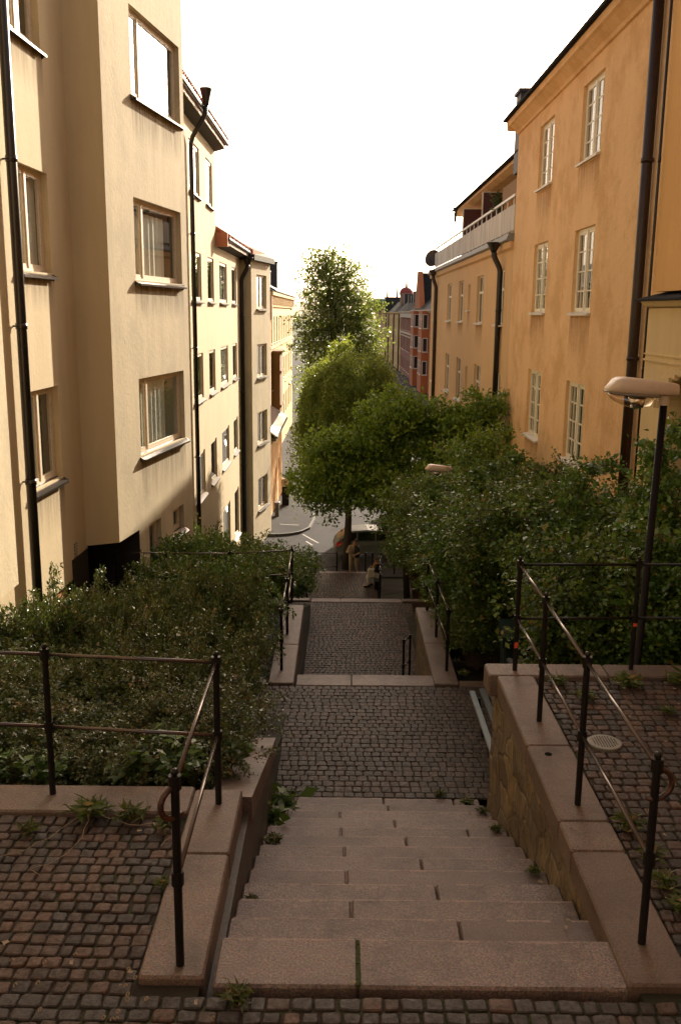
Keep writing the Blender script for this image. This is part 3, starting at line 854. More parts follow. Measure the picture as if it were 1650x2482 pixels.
mb = MB(); mb.box(1.215, 1.48, 10.97, 14.0, -3.2, -1.805); mb.build('wall_body', M['rubble'], rw)
mb = MB(); mb.cbox(-1.6, -.62, 18.80, 18.98, -3.3, -3.03, .01, .4); mb.cbox(1.31, 2.4, 18.80, 18.98, -3.3, -3.03, .01, .6)
tag(mb.build('kerb_stone', M['coping']), 'rough granite kerb closing both sides of the middle landing', 'kerb')
rw = empty('retaining_wall', (-2.4, 14.5, -1.7), 0, 'granite wall edging the left bed below the back railing', 'wall')
mb = MB(); mb.cbox(-3.7, -.89, 14.36, 14.62, -1.9, -1.70, .012, .5); mb.build('coping', M['coping'], rw)
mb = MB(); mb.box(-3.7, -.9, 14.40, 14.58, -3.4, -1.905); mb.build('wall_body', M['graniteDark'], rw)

# ------------------------------------------------------------------ iron railings
def railing(label, posts, rails, h=.94, base=None, hook=None, pr=.0195, rr=.0115, low=.46, mat='iron', rmat='railtop', name='iron_railing'):
    root = empty(name, posts[0], 0, label, 'railing', 'black iron railings along the stairway')
    for (x, y, z) in posts:
        mb = MB(); hh = h
        mb.tube([(x, y, z-.05), (x, y, z+hh)], pr, 10)
        for zz in (hh, low): mb.tube([(x, y, z+zz-.035), (x, y, z+zz+.03)], pr*1.45, 10)
        mb.ball((x, y, z+hh+.045), pr*.95)
        mb.build('post', M[mat], root, smooth=False)
    for (a, b) in rails:
        for zz in (h-.005, low):
            A = posts[a]; B = posts[b]
            mb = MB(); mb.tube([(A[0], A[1], A[2]+zz), (B[0], B[1], B[2]+zz)], rr, 8)
            mb.build('rail', M['iron' if abs(A[0]-B[0]) > abs(A[1]-B[1]) and A[0] > 0 else rmat], root, smooth=True)
    if hook is not None:
        x, y, z = posts[hook[0]]; dx, dy = hook[1], hook[2]
        pts = []
        for k in range(9):
            t = PI*k/8*1.15
            pts.append((x+dx*.075*math.sin(t)*1.3, y+dy*.075*math.sin(t)*1.3, z+h-.02-.075*(1-math.cos(t))))
        mb = MB(); mb.tube(pts, .014, 8); mb.build('end_scroll', M['ironrust'], root, smooth=True)
    return root
railing('iron railing turning the corner at the left of the near steps',
        [(-.70, 3.68, .02), (-.71, 5.09, .02), (-1.73, 5.19, .02), (-2.75, 5.27, .02), (-3.8, 5.3, .02)], [(0, 1), (1, 2), (2, 3), (3, 4)], h=.90, low=.44, hook=(0, -.55, -.6))
railing('long iron railing on the rubble wall right of the near steps',
        [(1.43, 3.86, .02), (1.44, 5.12, .02), (1.45, 6.29, .02), (1.45, 7.27, .02), (2.42, 7.31, .02), (3.5, 7.33, .02), (4.5, 7.33, .02)],
        [(0, 1), (1, 2), (2, 3), (3, 4), (4, 5), (5, 6)], h=.91, low=.45, hook=(0, .8, .1))
# stickers on two posts
for (x, y, z, l, m) in [(1.45, 7.245, .22, 'small orange red sticker on the corner post behind the rubble wall', 'sticker'), (2.42, 7.286, .40, 'torn red and white sticker on the second back post', 'sticker')]:
    mb = MB(); mb.add([(x-.016, y+.006, z), (x+.012, y+.002, z+.005), (x+.013, y+.002, z+.05), (x-.004, y-.0005, z+.058), (x-.017, y+.006, z+.045)], [(0, 1, 2, 3, 4)])
    o = mb.build('sticker', M[m]); tag(o, l, 'sticker')
railing('iron railing on the left coping of the second flight, running back along the bed behind',
        [(-.74, 11.35, -1.62), (-.745, 12.72, -1.62), (-.77, 14.45, -1.62), (-1.76, 14.5, -1.70), (-2.78, 14.5, -1.70), (-3.6, 14.5, -1.70)],
        [(0, 1), (1, 2), (2, 3), (3, 4), (4, 5)], h=.80, low=.40, pr=.020)
railing('short iron railing on the right coping of the second flight, beside the hedge',
        [(1.39, 11.38, -1.62), (1.38, 12.66, -1.62), (1.36, 13.9, -1.62)], [(0, 1), (1, 2)], h=.80, low=.40, pr=.020)
railing('pair of low iron posts joined by bars at the foot of the second flight',
        [(1.02, 14.0, -2.87), (1.14, 14.25, -2.88)], [(0, 1)], h=.70, low=.28, pr=.018, rr=.010)
railing('low iron railing on the left edge of the lower landing',
        [(-1.10, 30.2, -6.54), (-1.10, 31.6, -6.60), (-1.10, 33.0, -6.66)], [(0, 1), (1, 2)], h=.8, low=.4, pr=.03, rr=.016)
railing('iron railing behind the seated person on the right of the lower landing',
        [(1.36, 30.2, -6.54), (1.38, 31.0, -6.58), (1.42, 31.9, -6.62), (1.46, 33.0, -6.66)], [(0, 1), (1, 2), (2, 3)], h=.82, low=.4, pr=.03, rr=.016)
railing('iron railing at the street edge between the left bushes and the weeping tree',
        [(-1.75, 34.6, -6.95), (-.93, 34.6, -6.95), (-.12, 34.6, -6.95)], [(0, 1), (1, 2)], h=.84, low=.30, pr=.035, rr=.018)
railing('iron railing at the street edge right of the stooping person',
        [(.98, 34.9, -6.95), (1.25, 34.9, -6.95), (2.1, 34.9, -6.95)], [(0, 1), (1, 2)], h=.75, low=.30, pr=.03, rr=.016)

# ------------------------------------------------------------------ buildings: facades and windows
def facade(name, F, L, z0, z1, ops, depth, mat, parent, thick=.35):
    us = sorted({0.0, L} | {u for o in ops for u in (o[0], o[1])})
    zs = sorted({z0, z1} | {z for o in ops for z in (o[2], o[3])})
    # extra cuts keep faces near square (for shading)
    mb = MB(); idx = {}
    def vid(u, z):
        k = (round(u, 4), round(z, 4))
        if k not in idx:
            idx[k] = len(mb.v); mb.v.append(F.p(u, z, 0))
        return idx[k]
    for i in range(len(us)-1):
        for j in range(len(zs)-1):
            uc, zc = (us[i]+us[i+1])/2, (zs[j]+zs[j+1])/2
            if any(o[0] < uc < o[1] and o[2] < zc < o[3] for o in ops): continue
            mb.f.append((vid(us[i], zs[j]), vid(us[i+1], zs[j]), vid(us[i+1], zs[j+1]), vid(us[i], zs[j+1]))); mb.t.append(.5)
    for (a, b, c, d) in [o[:4] for o in ops]:
        p = [F.p(a, c), F.p(b, c), F.p(b, d), F.p(a, d)]; q = [F.p(a, c, -depth), F.p(b, c, -depth), F.p(b, d, -depth), F.p(a, d, -depth)]
        mb.add(p+q, [(0, 1, 5, 4), (1, 2, 6, 5), (2, 3, 7, 6), (3, 0, 4, 7)])
    return mb.build(name, mat, parent, fix=False)

def window(F, a, b, c, d, depth, parent, style, sill='metal', fm='frameL', inside='room', curtain=None, far=False, sm=None, out=.075, glass='glass'):
    """window (frame) > pane, sill, curtain"""
    mb = MB(); fw = .05 if not far else .055
    w0, w1 = -depth-.05, -depth+.01
    mb.obox(F, a, b, c, c+fw, w0, w1); mb.obox(F, a, b, d-fw, d, w0, w1)
    mb.obox(F, a, a+fw, c+fw, d-fw, w0, w1); mb.obox(F, b-fw, b, c+fw, d-fw, w0, w1)
    ia, ib, ic, id_ = a+fw, b-fw, c+fw, d-fw
    def sash(p, q, s=.045, wo=.004):
        mb.obox(F, p, q, ic, ic+s, w0+.01, w1-wo); mb.obox(F, p, q, id_-s, id_, w0+.01, w1-wo)
        mb.obox(F, p, p+s, ic+s, id_-s, w0+.01, w1-wo); mb.obox(F, q-s, q, ic+s, id_-s, w0+.01, w1-wo)
    if style == 'bay':
        m = ia + (ib-ia)*.23
        mb.obox(F, m-.035, m+.035, ic, id_, w0, w1+.012)
        sash(ia, m-.035); sash(m+.035, ib)
    elif style == 'pair':
        m = (ia+ib)/2
        mb.obox(F, m-.03, m+.03, ic, id_, w0, w1+.012)
        sash(ia, m-.03); sash(m+.03, ib)
    elif style == 'single':
        sash(ia, ib)
    elif style == 'muntin':
        m = (ia+ib)/2
        mb.obox(F, m-.04, m+.04, ic, id_, w0, w1+.02)
        for (p, q) in ((ia, m-.04), (m+.04, ib)):
            sash(p, q, .06)
            for k in range(1, 4):
                zz = ic + (id_-ic)*k/4
                mb.obox(F, p+.06, q-.06, zz-.014, zz+.014, w0+.01, w1-.012)
            cc = (p+q)/2
            mb.obox(F, cc-.014, cc+.014, ic+.06, id_-.06, w0+.01, w1-.010)
    elif style == 'cross':
        m = (ia+ib)/2; zz = ic + (id_-ic)*.66
        mb.obox(F, m-.04, m+.04, ic, id_, w0, w1+.01); mb.obox(F, ia, ib, zz-.04, zz+.04, w0+.002, w1+.008)
    win = mb.build('window', M[fm], parent)
    mb = MB(); mb.add([F.p(ia, ic, w1-.020), F.p(ib, ic, w1-.020), F.p(ib, id_, w1-.020), F.p(ia, id_, w1-.020)], [(0, 1, 2, 3) if F.nx > 0 or F.ny < 0 else (3, 2, 1, 0)])
    mb.build('pane', M['glassFar' if far else glass], win, fix=False)
    # room behind the glass
    bk = -depth-.65
    mb = MB(); P = [F.p(a, c, w0), F.p(b, c, w0), F.p(b, d, w0), F.p(a, d, w0), F.p(a, c, bk), F.p(b, c, bk), F.p(b, d, bk), F.p(a, d, bk)]
    mb.add(P, [(4, 5, 6, 7), (0, 1, 5, 4), (1, 2, 6, 5), (2, 3, 7, 6), (3, 0, 4, 7)])
    mb.build('room', M[inside], win, fix=False)
    if curtain:
        cm, p, q, zt, zb = curtain
        u0, u1 = ia+(ib-ia)*p, ia+(ib-ia)*q
        mb = MB(); n = 24; vs = []
        for i in range(n+1):
            u = u0+(u1-u0)*i/n; w = w0-.035+.018*math.sin(i*1.9)
            vs += [F.p(u, ic+(id_-ic)*zb, w), F.p(u, ic+(id_-ic)*zt, w)]
        mb.add(vs, [(2*i, 2*i+2, 2*i+3, 2*i+1) for i in range(n)])
        mb.build('curtain', M[cm], win, fix=False)
    if sill:
        mb = MB()
        if sill == 'metal':
            o = .10
            mb.fprism(F, [(-depth+.012, c+.012), (out, c-.055), (out, c-.085), (out-.006, c-.085), (out-.006, c-.062), (-depth+.012, c+.004)], a-.02, b+.02)
            mb.fprism(F, [(.002, c-.01), (out*.8, c-.05), (.002, c-.1)], a-.055, a-.02); mb.fprism(F, [(.002, c-.01), (out*.8, c-.05), (.002, c-.1)], b+.02, b+.055)
        else:
            mb.fprism(F, [(-depth+.012, c+.03), (out, c-.01), (out, c-.05), (-depth+.012, c-.03)], a-.04, b+.04)
        mb.build('sill', M[sm or ('sill' if sill == 'metal' else 'sillW')], win)
    return win

def stain(F, a, b, z, parent, h, mat='stain'):
    mb = MB(); e = random.uniform(.0, .06)
    mb.add([F.p(a-e, z-h, .0025), F.p(b+e, z-h, .0025), F.p(b+e, z-.06, .0025), F.p(a-e, z-.06, .0025)], [(0, 1, 2, 3)])
    return mb.build('rain_stain', M[mat], parent, fix=False)

def downpipe(parent, x, y, z0, z1, r, mat='pipe', hop=None, wallx=None, joints=2.4):
    mb = MB()
    pts = [(x, y, z0), (x, y, z1)]
    if hop:
        dx, dz = hop
        pts += [(x+dx*.12, y, z1+dz*.14), (x+dx*.35, y, z1+dz*.26), (x+dx*.75, y, z1+dz*.45), (x+dx*.93, y, z1+dz*.57), (x+dx, y, z1+dz*.72)]
    mb.tube(pts, r, 12)
    if hop:
        mb.tube([(x+dx, y, z1+dz*.7), (x+dx, y, z1+dz*.8), (x+dx, y, z1+dz), (x+dx, y, z1+dz+.02)], [r*1.05, r*1.5, r*2.6, r*2.75], 12)
    z = z0+1.1
    while z < z1-.2:
        mb.tube([(x, y, z-.035), (x, y, z+.035)], r*1.14, 12)
        if wallx is not None: mb.tube([(x, y, z), (wallx, y, z)], .012, 6)
        z += joints
    return mb.build('downpipe', M[mat], parent, smooth=True)

GRP = 'buildings lining the stairway'
# --- near left building ------------------------------------------------
bl = empty('apartment_building', (-4, 13, -1.8), 0, 'tall cream apartment block at the near left with a projecting bay over its dark doorway', 'building', GRP)
FW = Frame(-4.17, 5.0, .035, 1, 1)             # recessed main wall
Lm = 8.86
ops = []
for (zb, zt) in [(6.14, 7.45), (3.37, 4.64), (.61, 1.88)]:
    ops.append((6.70, 7.90, zb, zt)); ops.append((2.4, 4.0, zb, zt))
opsd = ops + [(8.15, 8.85, -2.2, -.62)]
facade('wall', FW, Lm, -.95, 10.5, ops, .10, M['plL'], bl)
F2 = Frame(-4.22, 5.0, .035, 1, 1)
facade('plinth', F2, Lm, -2.6, -.94, [(8.0, 8.8, -2.5, -1.0)], .2, M['plinth'], bl)
mb = MB(); mb.obox(F2, 7.05, 7.75, -2.2, -1.02, .004, .03); mb.build('hatch', M['orange_door'], bl)
cur = [('curt', 0, .5, 1, 0), ('curt', 0, 1, 1, 0), ('blind', .0, 1, 1, 0)]
for i, o in enumerate(ops):
    window(FW, *o, .10, bl, 'pair', curtain=cur[(i//2) % 3], out=.08)
for (u, z) in [(5.55, .72), (8.22, -.55)]:
    mb = MB()
    for k in range(5): mb.obox(FW, u, u+.12, z-.1+k*.045, z-.1+k*.045+.022, .002, .016)
    mb.build('wall_vent', M['sillW' if z > 0 else 'zinc'], bl)
mb = MB()
for k in range(8): mb.obox(F2, 5.45, 6.0, -1.55+k*.07, -1.55+k*.07+.035, .004, .03)
mb.build('grille', M['zinc'], bl)
# second bay further back, only its far edge in the picture
mb = MB(); mb.prism([(-4.3, 4.0), (-3.66, 4.0), (-3.70, 10.35), (-4.3, 10.4)], 'z', -.2, 10.4); mb.build('side_bay', M['plBay'], bl)
# the oblique bay
B0 = Vector((-3.41, 14.03)); bd = Vector((.14, .99)).normalized()
FB = Frame(B0.x, B0.y, bd.x, bd.y, 1)
Lb = 3.82
opb = [(1.20, 3.62, 6.12, 7.39), (1.12, 3.50, 3.37, 4.62), (1.08, 3.45, .57, 1.82), (8, 8.1, 0, .1)][:3]
low = [(1.33, 1.95, -1.6, -.645), (2.62, 3.25, -1.12, -.66)]
facade('bay_wall', FB, .87, -.62, 10.5, [], .2, M['plBay'], bl)
FB2 = Frame(*FB.p(.87, 0)[:2], bd.x, bd.y, 1)
sh = lambda o: (o[0]-.87, o[1]-.87, o[2], o[3])
facade('bay_wall', FB2, Lb-.87, -3.2, 10.5, [sh(o) for o in opb+low], .10, M['plBay'], bl)
mb = MB()
inner = FW.p(8.80, 0)
e = FB.p(Lb, 0)
mb.add([(inner[0], inner[1], -.62), (B0.x, B0.y, -.62), (B0.x, B0.y, 10.5), (inner[0], inner[1], 10.5)], [(0, 1, 2, 3)])     # near return
mb.add([(e[0], e[1], -3.4), (-4.6, e[1]+.08, -3.4), (-4.6, e[1]+.08, 10.5), (e[0], e[1], 10.5)], [(0, 1, 2, 3)])
q = FB.p(.87, 0); mb.add([(inner[0], inner[1], -.62), (B0.x, B0.y, -.62), (q[0], q[1], -.62), (-4.3, 15.2, -.62)], [(0, 1, 2, 3)])
mb.build('bay_return', M['plL'], bl, fix=False)
mb = MB(); mb.box(-4.75, -4.30, 13.2, 15.0, -3.2, -.63); mb.add([(q[0], q[1]+.01, -.625), (q[0], q[1]+.01, -3.2), (-4.4, q[1]+.05, -3.2), (-4.4, q[1]+.05, -.625)], [(0, 1, 2, 3)]); mb.obox(FW, 8.1, 8.80, -2.4, -.66, .003, .02); mb.build('doorway', M['door'], bl)
for i, o in enumerate([sh(o) for o in opb]):
    window(FB2, *o, .10, bl, 'bay', curtain=[('blind', .82, 1, 1, 0), ('curt', .0, .80, .9, 0), ('curt', .0, .74, .96, .0)][i], inside=['room', 'room', 'roomPale'][i], out=.085)  # lowest pane: curtain added, with pale room, to imitate the lit kitchen
for o in opb: stain(FB2, *sh(o)[:3], bl, random.uniform(.6, 1.0), 'stainL')
for o in ops: stain(FW, *o[:3], bl, random.uniform(.5, .9), 'stainL')
for o in low: window(FB2, *sh(o), .10, bl, 'single', curtain=('blind', 0, 1, 1, 0), out=.1)
# things in the lit kitchen window
mb = MB()
kx = FB.p(2.75, 0, -.42)
mb.tube([(kx[0], kx[1], 1.80), (kx[0], kx[1], 1.46)], .006, 5); mb.tube([(kx[0], kx[1], 1.47), (kx[0], kx[1], 1.33)], [.025, .06], 10)
o = mb.build('pendant_lamp', M['benchDark']); tag(o, 'small pendant lamp hanging inside the lowest bay window', 'lamp')
mb = MB(); mb.obox(FW, 0, Lm, 10.5, 10.65, -6, .25); mb.obox(FB, 0, Lb, 10.503, 10.66, -6, .25); mb.build('roof', M['blackroof'], bl)
pp = FW.p(6.42, 0, .10)
downpipe(bl, pp[0], pp[1], -2.2, 10.4, .062, wallx=pp[0]-.1, joints=1.9)
mb = MB(); mb.tube([(pp[0]+.02, pp[1]-.02, -1.25), (pp[0]+.05, pp[1]-.03, -1.18), (pp[0]+.05, pp[1]-.03, -.92), (pp[0]+.01, pp[1], -.84)], [.07, .10, .10, .07], 10)
mb.build('pipe_trap', M['pipe'], bl, smooth=True)
mb = MB(); mb.box(-14, -4.7, 3, 18, -2.6, 10.4); mb.box(-14, -4.2, -22, 2.99, -2.6, 10.4); mb.build('building_core', M['plL'], bl)

# --- second left building ----------------------------------------------
b2 = empty('apartment_building', (-4.1, 28, -5.5), 0, 'sunlit cream apartment block in the middle left, dark gutter under its red tiled eaves', 'building', GRP)
F = Frame(-4.1, 18.2, 0, 1, 1)
Y = lambda y: y-18.2
tops = [7.37, 4.51, 1.70, -1.16, -3.97]
ops = []
for i, t in enumerate(tops):
    cols = [(26.05, 27.93), (29.2, 30.6), (31.98, 34.05), (35.5, 36.98), (21.5, 23.6)]
    for (a, b) in cols:
        if i == 0 and a > 31: continue
        h = 1.32 if not (i == 4 and a > 31) else 1.9
        ops.append((Y(a), Y(b), t-h, t))
hi = [o for o in ops if o[1] < Y(31.2)]; lo = [o for o in ops if o[1] > Y(31.2)]
facade('wall', F, Y(31.25), -7.2, 7.86, hi, .045, M['plL'], b2)
Fb = Frame(-4.1, 31.25, 0, 1, 1)
lo2 = [(a-Y(31.25), b-Y(31.25), c, d) for a, b, c, d in lo]
facade('wall', Fb, 38.6-31.25, -7.4, 4.98, lo2, .045, M['plL'], b2)
for i, o in enumerate(hi): window(F, *o, .045, b2, 'single', curtain=[('curt', 0, .55, 1, 0), ('curt', 0, 1, 1, 0), ('blind', 0, 1, 1, 0), None][i % 4], out=.09)
for i, o in enumerate(lo2): window(Fb, *o, .045, b2, 'single', curtain=[('curt', 0, .8, 1, 0), None, ('curt', 0, 1, 1, 0)][i % 3], out=.09)
mb = MB(); mb.box(-12, -4.75, 18.2, 31.22, -7.4, 8.3); mb.box(-12, -4.75, 31.23, 38.5, -7.4, 5.3); mb.add([(-4.1, 31.25, 4.9), (-12, 31.25, 4.9), (-12, 31.25, 7.86), (-4.1, 31.25, 7.86)], [(0, 1, 2, 3)]); mb.build('building_core', M['plL'], b2)
for (ya, yb, dz) in [(18.2, 31.35, 0.0), (31.27, 38.45, -2.90)]:
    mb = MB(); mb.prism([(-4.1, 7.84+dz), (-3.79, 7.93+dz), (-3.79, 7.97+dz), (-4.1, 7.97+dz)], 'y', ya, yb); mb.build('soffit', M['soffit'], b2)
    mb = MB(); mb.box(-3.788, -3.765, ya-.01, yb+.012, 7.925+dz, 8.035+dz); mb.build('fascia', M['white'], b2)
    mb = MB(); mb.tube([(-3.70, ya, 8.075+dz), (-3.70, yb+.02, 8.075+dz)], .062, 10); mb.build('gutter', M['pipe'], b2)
    mb = MB(); mb.prism([(-3.69, 8.11+dz), (-9.5, 11.6+dz), (-9.5, 11.4+dz), (-3.74, 8.02+dz)], 'y', ya, yb); mb.build('roof', M['tilesRed'], b2)
    mb = MB()
    y = ya
    while y < yb-.1:
        mb.tube([(-3.66, y+.1, 8.15+dz), (-4.25, y+.1, 8.505+dz)], [.07, .07], 7); y += .2
    mb.build('eave_tiles', M['tilesRed'], b2)
mb = MB(); mb.box(-4.12, -3.70, 31.06, 31.30, 4.93, 5.35); mb.build('roof_end', M['tilesRed'], b2)
for (x, y, z, w, h) in [(-5.0, 35.2, 5.1, .5, .95), (-4.75, 39.2, 5.0, .5, .75)]:
    mb = MB(); mb.box(x-w/2, x+w/2, y-.3, y+.3, z-.2, z+h); mb.box(x-w/2-.05, x+w/2+.05, y-.35, y+.35, z+h, z+h+.08); mb.build('chimney', M['chimney'], b2)
downpipe(b2, -4.0, 25.84, -5.2, 7.15, .06, hop=(.42, 1.35), wallx=-4.1, joints=3.0)
downpipe(b2, -3.99, 38.0, -7.4, 4.1, .085, 'pipe', hop=(.24, .85), joints=3.0)

# --- corner bay building -----------------------------------------------
b3 = empty('apartment_building', (-3.6, 40, STREET), 0, 'grey beige corner block with a slanted window bay at the bottom of the left row', 'building', GRP)
c0 = Vector((-3.66, 38.45)); c1 = Vector((-3.15, 41.6)); L3 = (c1-c0).length
F3 = Frame(c0.x, c0.y, c1.x-c0.x, c1.y-c0.y, 1)
ops = [(.85, 2.55, t-1.36, t) for t in (4.38, 1.56, -1.28, -4.12)]
facade('wall', F3, L3, STREET-.3, 4.98, ops, .10, M['plBay'], b3)
for i, o in enumerate(ops): window(F3, *o, .10, b3, 'pair', curtain=('curt', .35, .6, 1, 0) if i < 2 else None, out=.1)
mb = MB(); mb.add([(-4.12, 38.35, STREET-.3), (c0.x, c0.y, STREET-.3), (c0.x, c0.y, 4.98), (-4.12, 38.35, 4.98)], [(0, 1, 2, 3)])
mb.add([(c1.x, c1.y, STREET-.3), (-9, 42.1, STREET-.3), (-9, 42.1, 4.98), (c1.x, c1.y, 4.98)], [(0, 1, 2, 3)]); mb.build('bay_return', M['plBay'], b3, fix=False)
mb = MB(); mb.prism([(-4.12, 38.3), (c0.x+.16, c0.y-.15), (c1.x+.2, c1.y+.15), (-9, 42.3), (-9, 38.3)], 'z', 4.90, 5.118); mb.build('cornice', M['soffit'], b3)
mb = MB(); vs = [(c0.x+.1, c0.y-.12, 5.12), (c1.x+.14, c1.y+.12, 5.12), (-7.5, 42.0, 7.2), (-7.5, 38.4, 7.2), (-4.2, 38.3, 5.12), (c0.x+.1, c0.y-.12, 5.30), (c1.x-.1, c1.y-.3, 5.30)]
mb.add(vs, [(0, 1, 6, 5), (5, 6, 2, 3), (0, 5, 3, 4)]); mb.build('roof', M['tilesRed'], b3, fix=False)
mb = MB(); mb.prism([(-4.3, 38.6), (-4.2, 38.6), (-4.0, 41.9), (-9, 41.9), (-9, 38.6)], 'z', STREET-.3, 4.9); mb.build('building_core', M['plBay'], b3)

# --- low orange building, cream building further on ----------------------
b4 = empty('corner_house', (-3.4, 45, STREET), 0, 'low orange house with brown tiled roof and bright metal eave beyond the corner block', 'building', GRP)
F4 = Frame(-3.42, 43.0, .02, 1, 1)
ops = [(4.3, 4.8, -6.9, -5.0), (6.0, 6.6, -6.9, -4.7)]
facade('wall', F4, 8.0, STREET-.3, -2.65, ops, .2, M['plOr'], b4)
mb = MB()
for o in ops: mb.obox(F4, o[0], o[1], o[2], o[3], -.24, -.18)
mb.build('door', M['plRed'], b4)
mb = MB(); mb.add([(-3.42, 43, STREET-.3), (-9, 43, STREET-.3), (-9, 43, -.8), (-6.5, 43, -.65), (-3.42, 43, -2.65)], [(0, 1, 2, 3, 4)])
mb.add([(-3.26, 51, STREET-.3), (-9, 51, STREET-.3), (-9, 51, -.8), (-6.5, 51, -.65), (-3.26, 51, -2.65)], [(4, 3, 2, 1, 0)]); mb.build('gable', M['plOr'], b4, fix=False)
mb = MB(); mb.box(-3.9, -3.41, 42.90, 43.0, STREET, STREET+.30); mb.build('plinth', M['plinth'], b4)
mb = MB()
for z in (-6.25, -5.75): mb.box(-3.95, -3.42, 42.985, 43.0, z, z+.03)
mb.build('trim_line', M['plBrown'], b4)
mb = MB(); mb.prism([(-3.28, -2.44), (-6.6, -.45), (-6.6, -.6), (-3.3, -2.6)], 'y', 42.75, 51.0); mb.build('roof', M['tilesBrown'], b4)
mb = MB(); mb.prism([(-2.96, -2.68), (-3.30, -2.42), (-3.30, -2.50), (-3.0, -2.76)], 'y', 42.75, 51.0); mb.build('eave_sheet', M['brightzinc'], b4)
mb = MB(); mb.box(-3.4, -3.0, 42.76, 51, -2.95, -2.80); mb.tube([(-2.98, 42.75, -2.78), (-2.98, 51, -2.78)], .06, 8); mb.build('gutter', M['soffit'], b4)
mb = MB(); mb.tube([(-3.32, 43.12, STREET), (-3.32, 43.12, -3.2), (-3.02, 43.12, -2.85)], .045, 10); mb.build('downpipe', M['sillW'], b4, smooth=True)

b5 = empty('apartment_building', (-4.5, 65, STREET), 0, 'pale yellow block with a row of narrow windows and bracketed cornice beyond the orange house', 'building', GRP)
F5 = Frame(-4.55, 58.5, 0, 1, 1)
ops = [(2.2+2.5*k, 3.3+2.5*k, zb, zb+h) for k in range(10) for zb, h in ((.85, 1.75), (-2.1, 1.6), (-5.0, 1.6))]
facade('wall', F5, 28, STREET-.5, 3.9, ops, .22, M['plCream2'], b5)
for o in ops[:18]: window(F5, *o, .22, b5, 'cross', sill='white', fm='frameW', far=True, out=.12)
mb = MB()
for k in range(26): mb.obox(F5, .6+1.05*k, .9+1.05*k, 3.35, 3.9, .003, .22)
mb.obox(F5, 0, 28, 3.2, 3.34, .003, .1); mb.obox(F5, 0, 28, .55, .72, .003, .12); mb.obox(F5, 0, 28, 3.9, 4.12, -.2, .32); mb.build('cornice', M['plCream2'], b5)
mb = MB(); mb.add([F5.p(0, STREET-.5), (-14, 58.5, STREET-.5), (-14, 58.5, 3.9), F5.p(0, 3.9)], [(0, 1, 2, 3)]); mb.build('gable', M['plPink'], b5, fix=False)
mb = MB(); mb.obox(F5, -.1, .5, 2.4, 3.9, .003, .25); mb.obox(F5, -.05, .45, -7, 2.4, .003, .12); mb.build('corner_pilaster', M['plPink'], b5)
mb = MB(); mb.box(-4.5, -4.0, 61, 63.6, -3.8, .25); mb.box(-4.5, -3.85, 60.9, 63.7, .25, .42); mb.box(-4.5, -3.9, 60.95, 63.65, -1.0, -.85); mb.box(-4.5, -3.9, 60.95, 63.65, -3.2, -3.05); mb.build('oriel', M['plBrown'], b5)
mb = MB(); mb.prism([(-4.2, 4.12), (-9.5, 6.8), (-9.5, 4.12)], 'y', 58.4, 86.6); mb.build('roof', M['blackroof'], b5)
mb = MB(); mb.prism([(-4.18, 4.17), (-5.6, 4.9), (-5.6, 4.97), (-4.18, 4.24)], 'y', 60, 86.7); mb.build('roof_sheet', M['zinc'], b5)
for (x, y, w, z0, z1) in [(-5.2, 70, .9, 4.5, 6.35), (-5.0, 63.5, .4, 4.4, 5.45), (-4.9, 61.5, .12, 4.4, 6.0)]:
    mb = MB(); mb.box(x-w/2, x+w/2, y-.4, y+.4, z0, z1); mb.box(x-w/2-.04, x+w/2+.04, y-.44, y+.44, z1, z1+.1); mb.build('chimney', M['chimney'], b5)
mb = MB(); mb.prism([(-14, 58.6), (-4.8, 58.6), (-4.8, 86.4), (-14, 86.4)], 'z', STREET-.5, 3.88); mb.build('building_core', M['plPink'], b5)

# --- near right building -------------------------------------------------
r1 = empty('apartment_building', (4.9, 21, -2), 0, 'large ochre building on the right with white muntin windows and blistered plaster', 'building', GRP)
G1 = Frame(4.9, 14.3, 0, 1, -1)
Yr = lambda y: y-14.3
ops = []
for (zb, zt) in [(5.95, 7.47), (2.93, 4.63), (-.20, 1.50)]:
    for (a, b) in [(18.95, 20.55), (23.2, 24.82)]:
        ops.append((Yr(a), Yr(b), zb, zt))
facade('wall', G1, Yr(27.85), -3.2, 7.86, ops, .085, M['plR'], r1)
for i, o in enumerate(ops): window(G1, *o, .085, r1, 'muntin', sill='white', fm='frameW', out=.085, glass='glassR', curtain=[('blind', 0, 1, .5, 0), None, ('curt', 0, .3, 1, 0)][i % 3])
mb = MB(); mb.fprism(G1, [(0, 7.82), (.05, 7.83), (.08, 7.89), (.24, 8.02), (.30, 8.05), (.32, 8.18), (-.5, 8.18), (-.5, 7.88), (0, 7.88)], 0, Yr(27.85)); 
mb.box(4.95, 6.5, 27.85, 27.90, 7.6, 8.18)
mb.fprism(Frame(4.58, 27.86, 1, 0, -1), [(0, 7.9), (.2, 8.03), (.26, 8.18), (0, 8.18)], 0, 3)
mb.build('cornice', M['plR'], r1)
mb = MB(); mb.prism([(4.48, 8.19), (4.48, 8.25), (9.5, 11.9), (12, 11.9), (12, 8.19)], 'y', 14.0, 28.15); mb.build('roof', M['blackroof'], r1)
mb = MB(); mb.add([(4.9, 27.85, -3.2), (12, 27.85, -3.2), (12, 27.85, 8.2), (4.9, 27.85, 8.2)], [(3, 2, 1, 0)]); mb.box(5.6, 12, 14.3, 27.8, -3.2, 8.1); mb.build('building_core', M['plR'], r1)
downpipe(r1, 4.79, 15.62, -2, 8.0, .088, 'pipeBrown', wallx=4.9, joints=3.1)

for o in ops: stain(G1, o[0], o[1], o[2], r1, random.uniform(.7, 1.15))

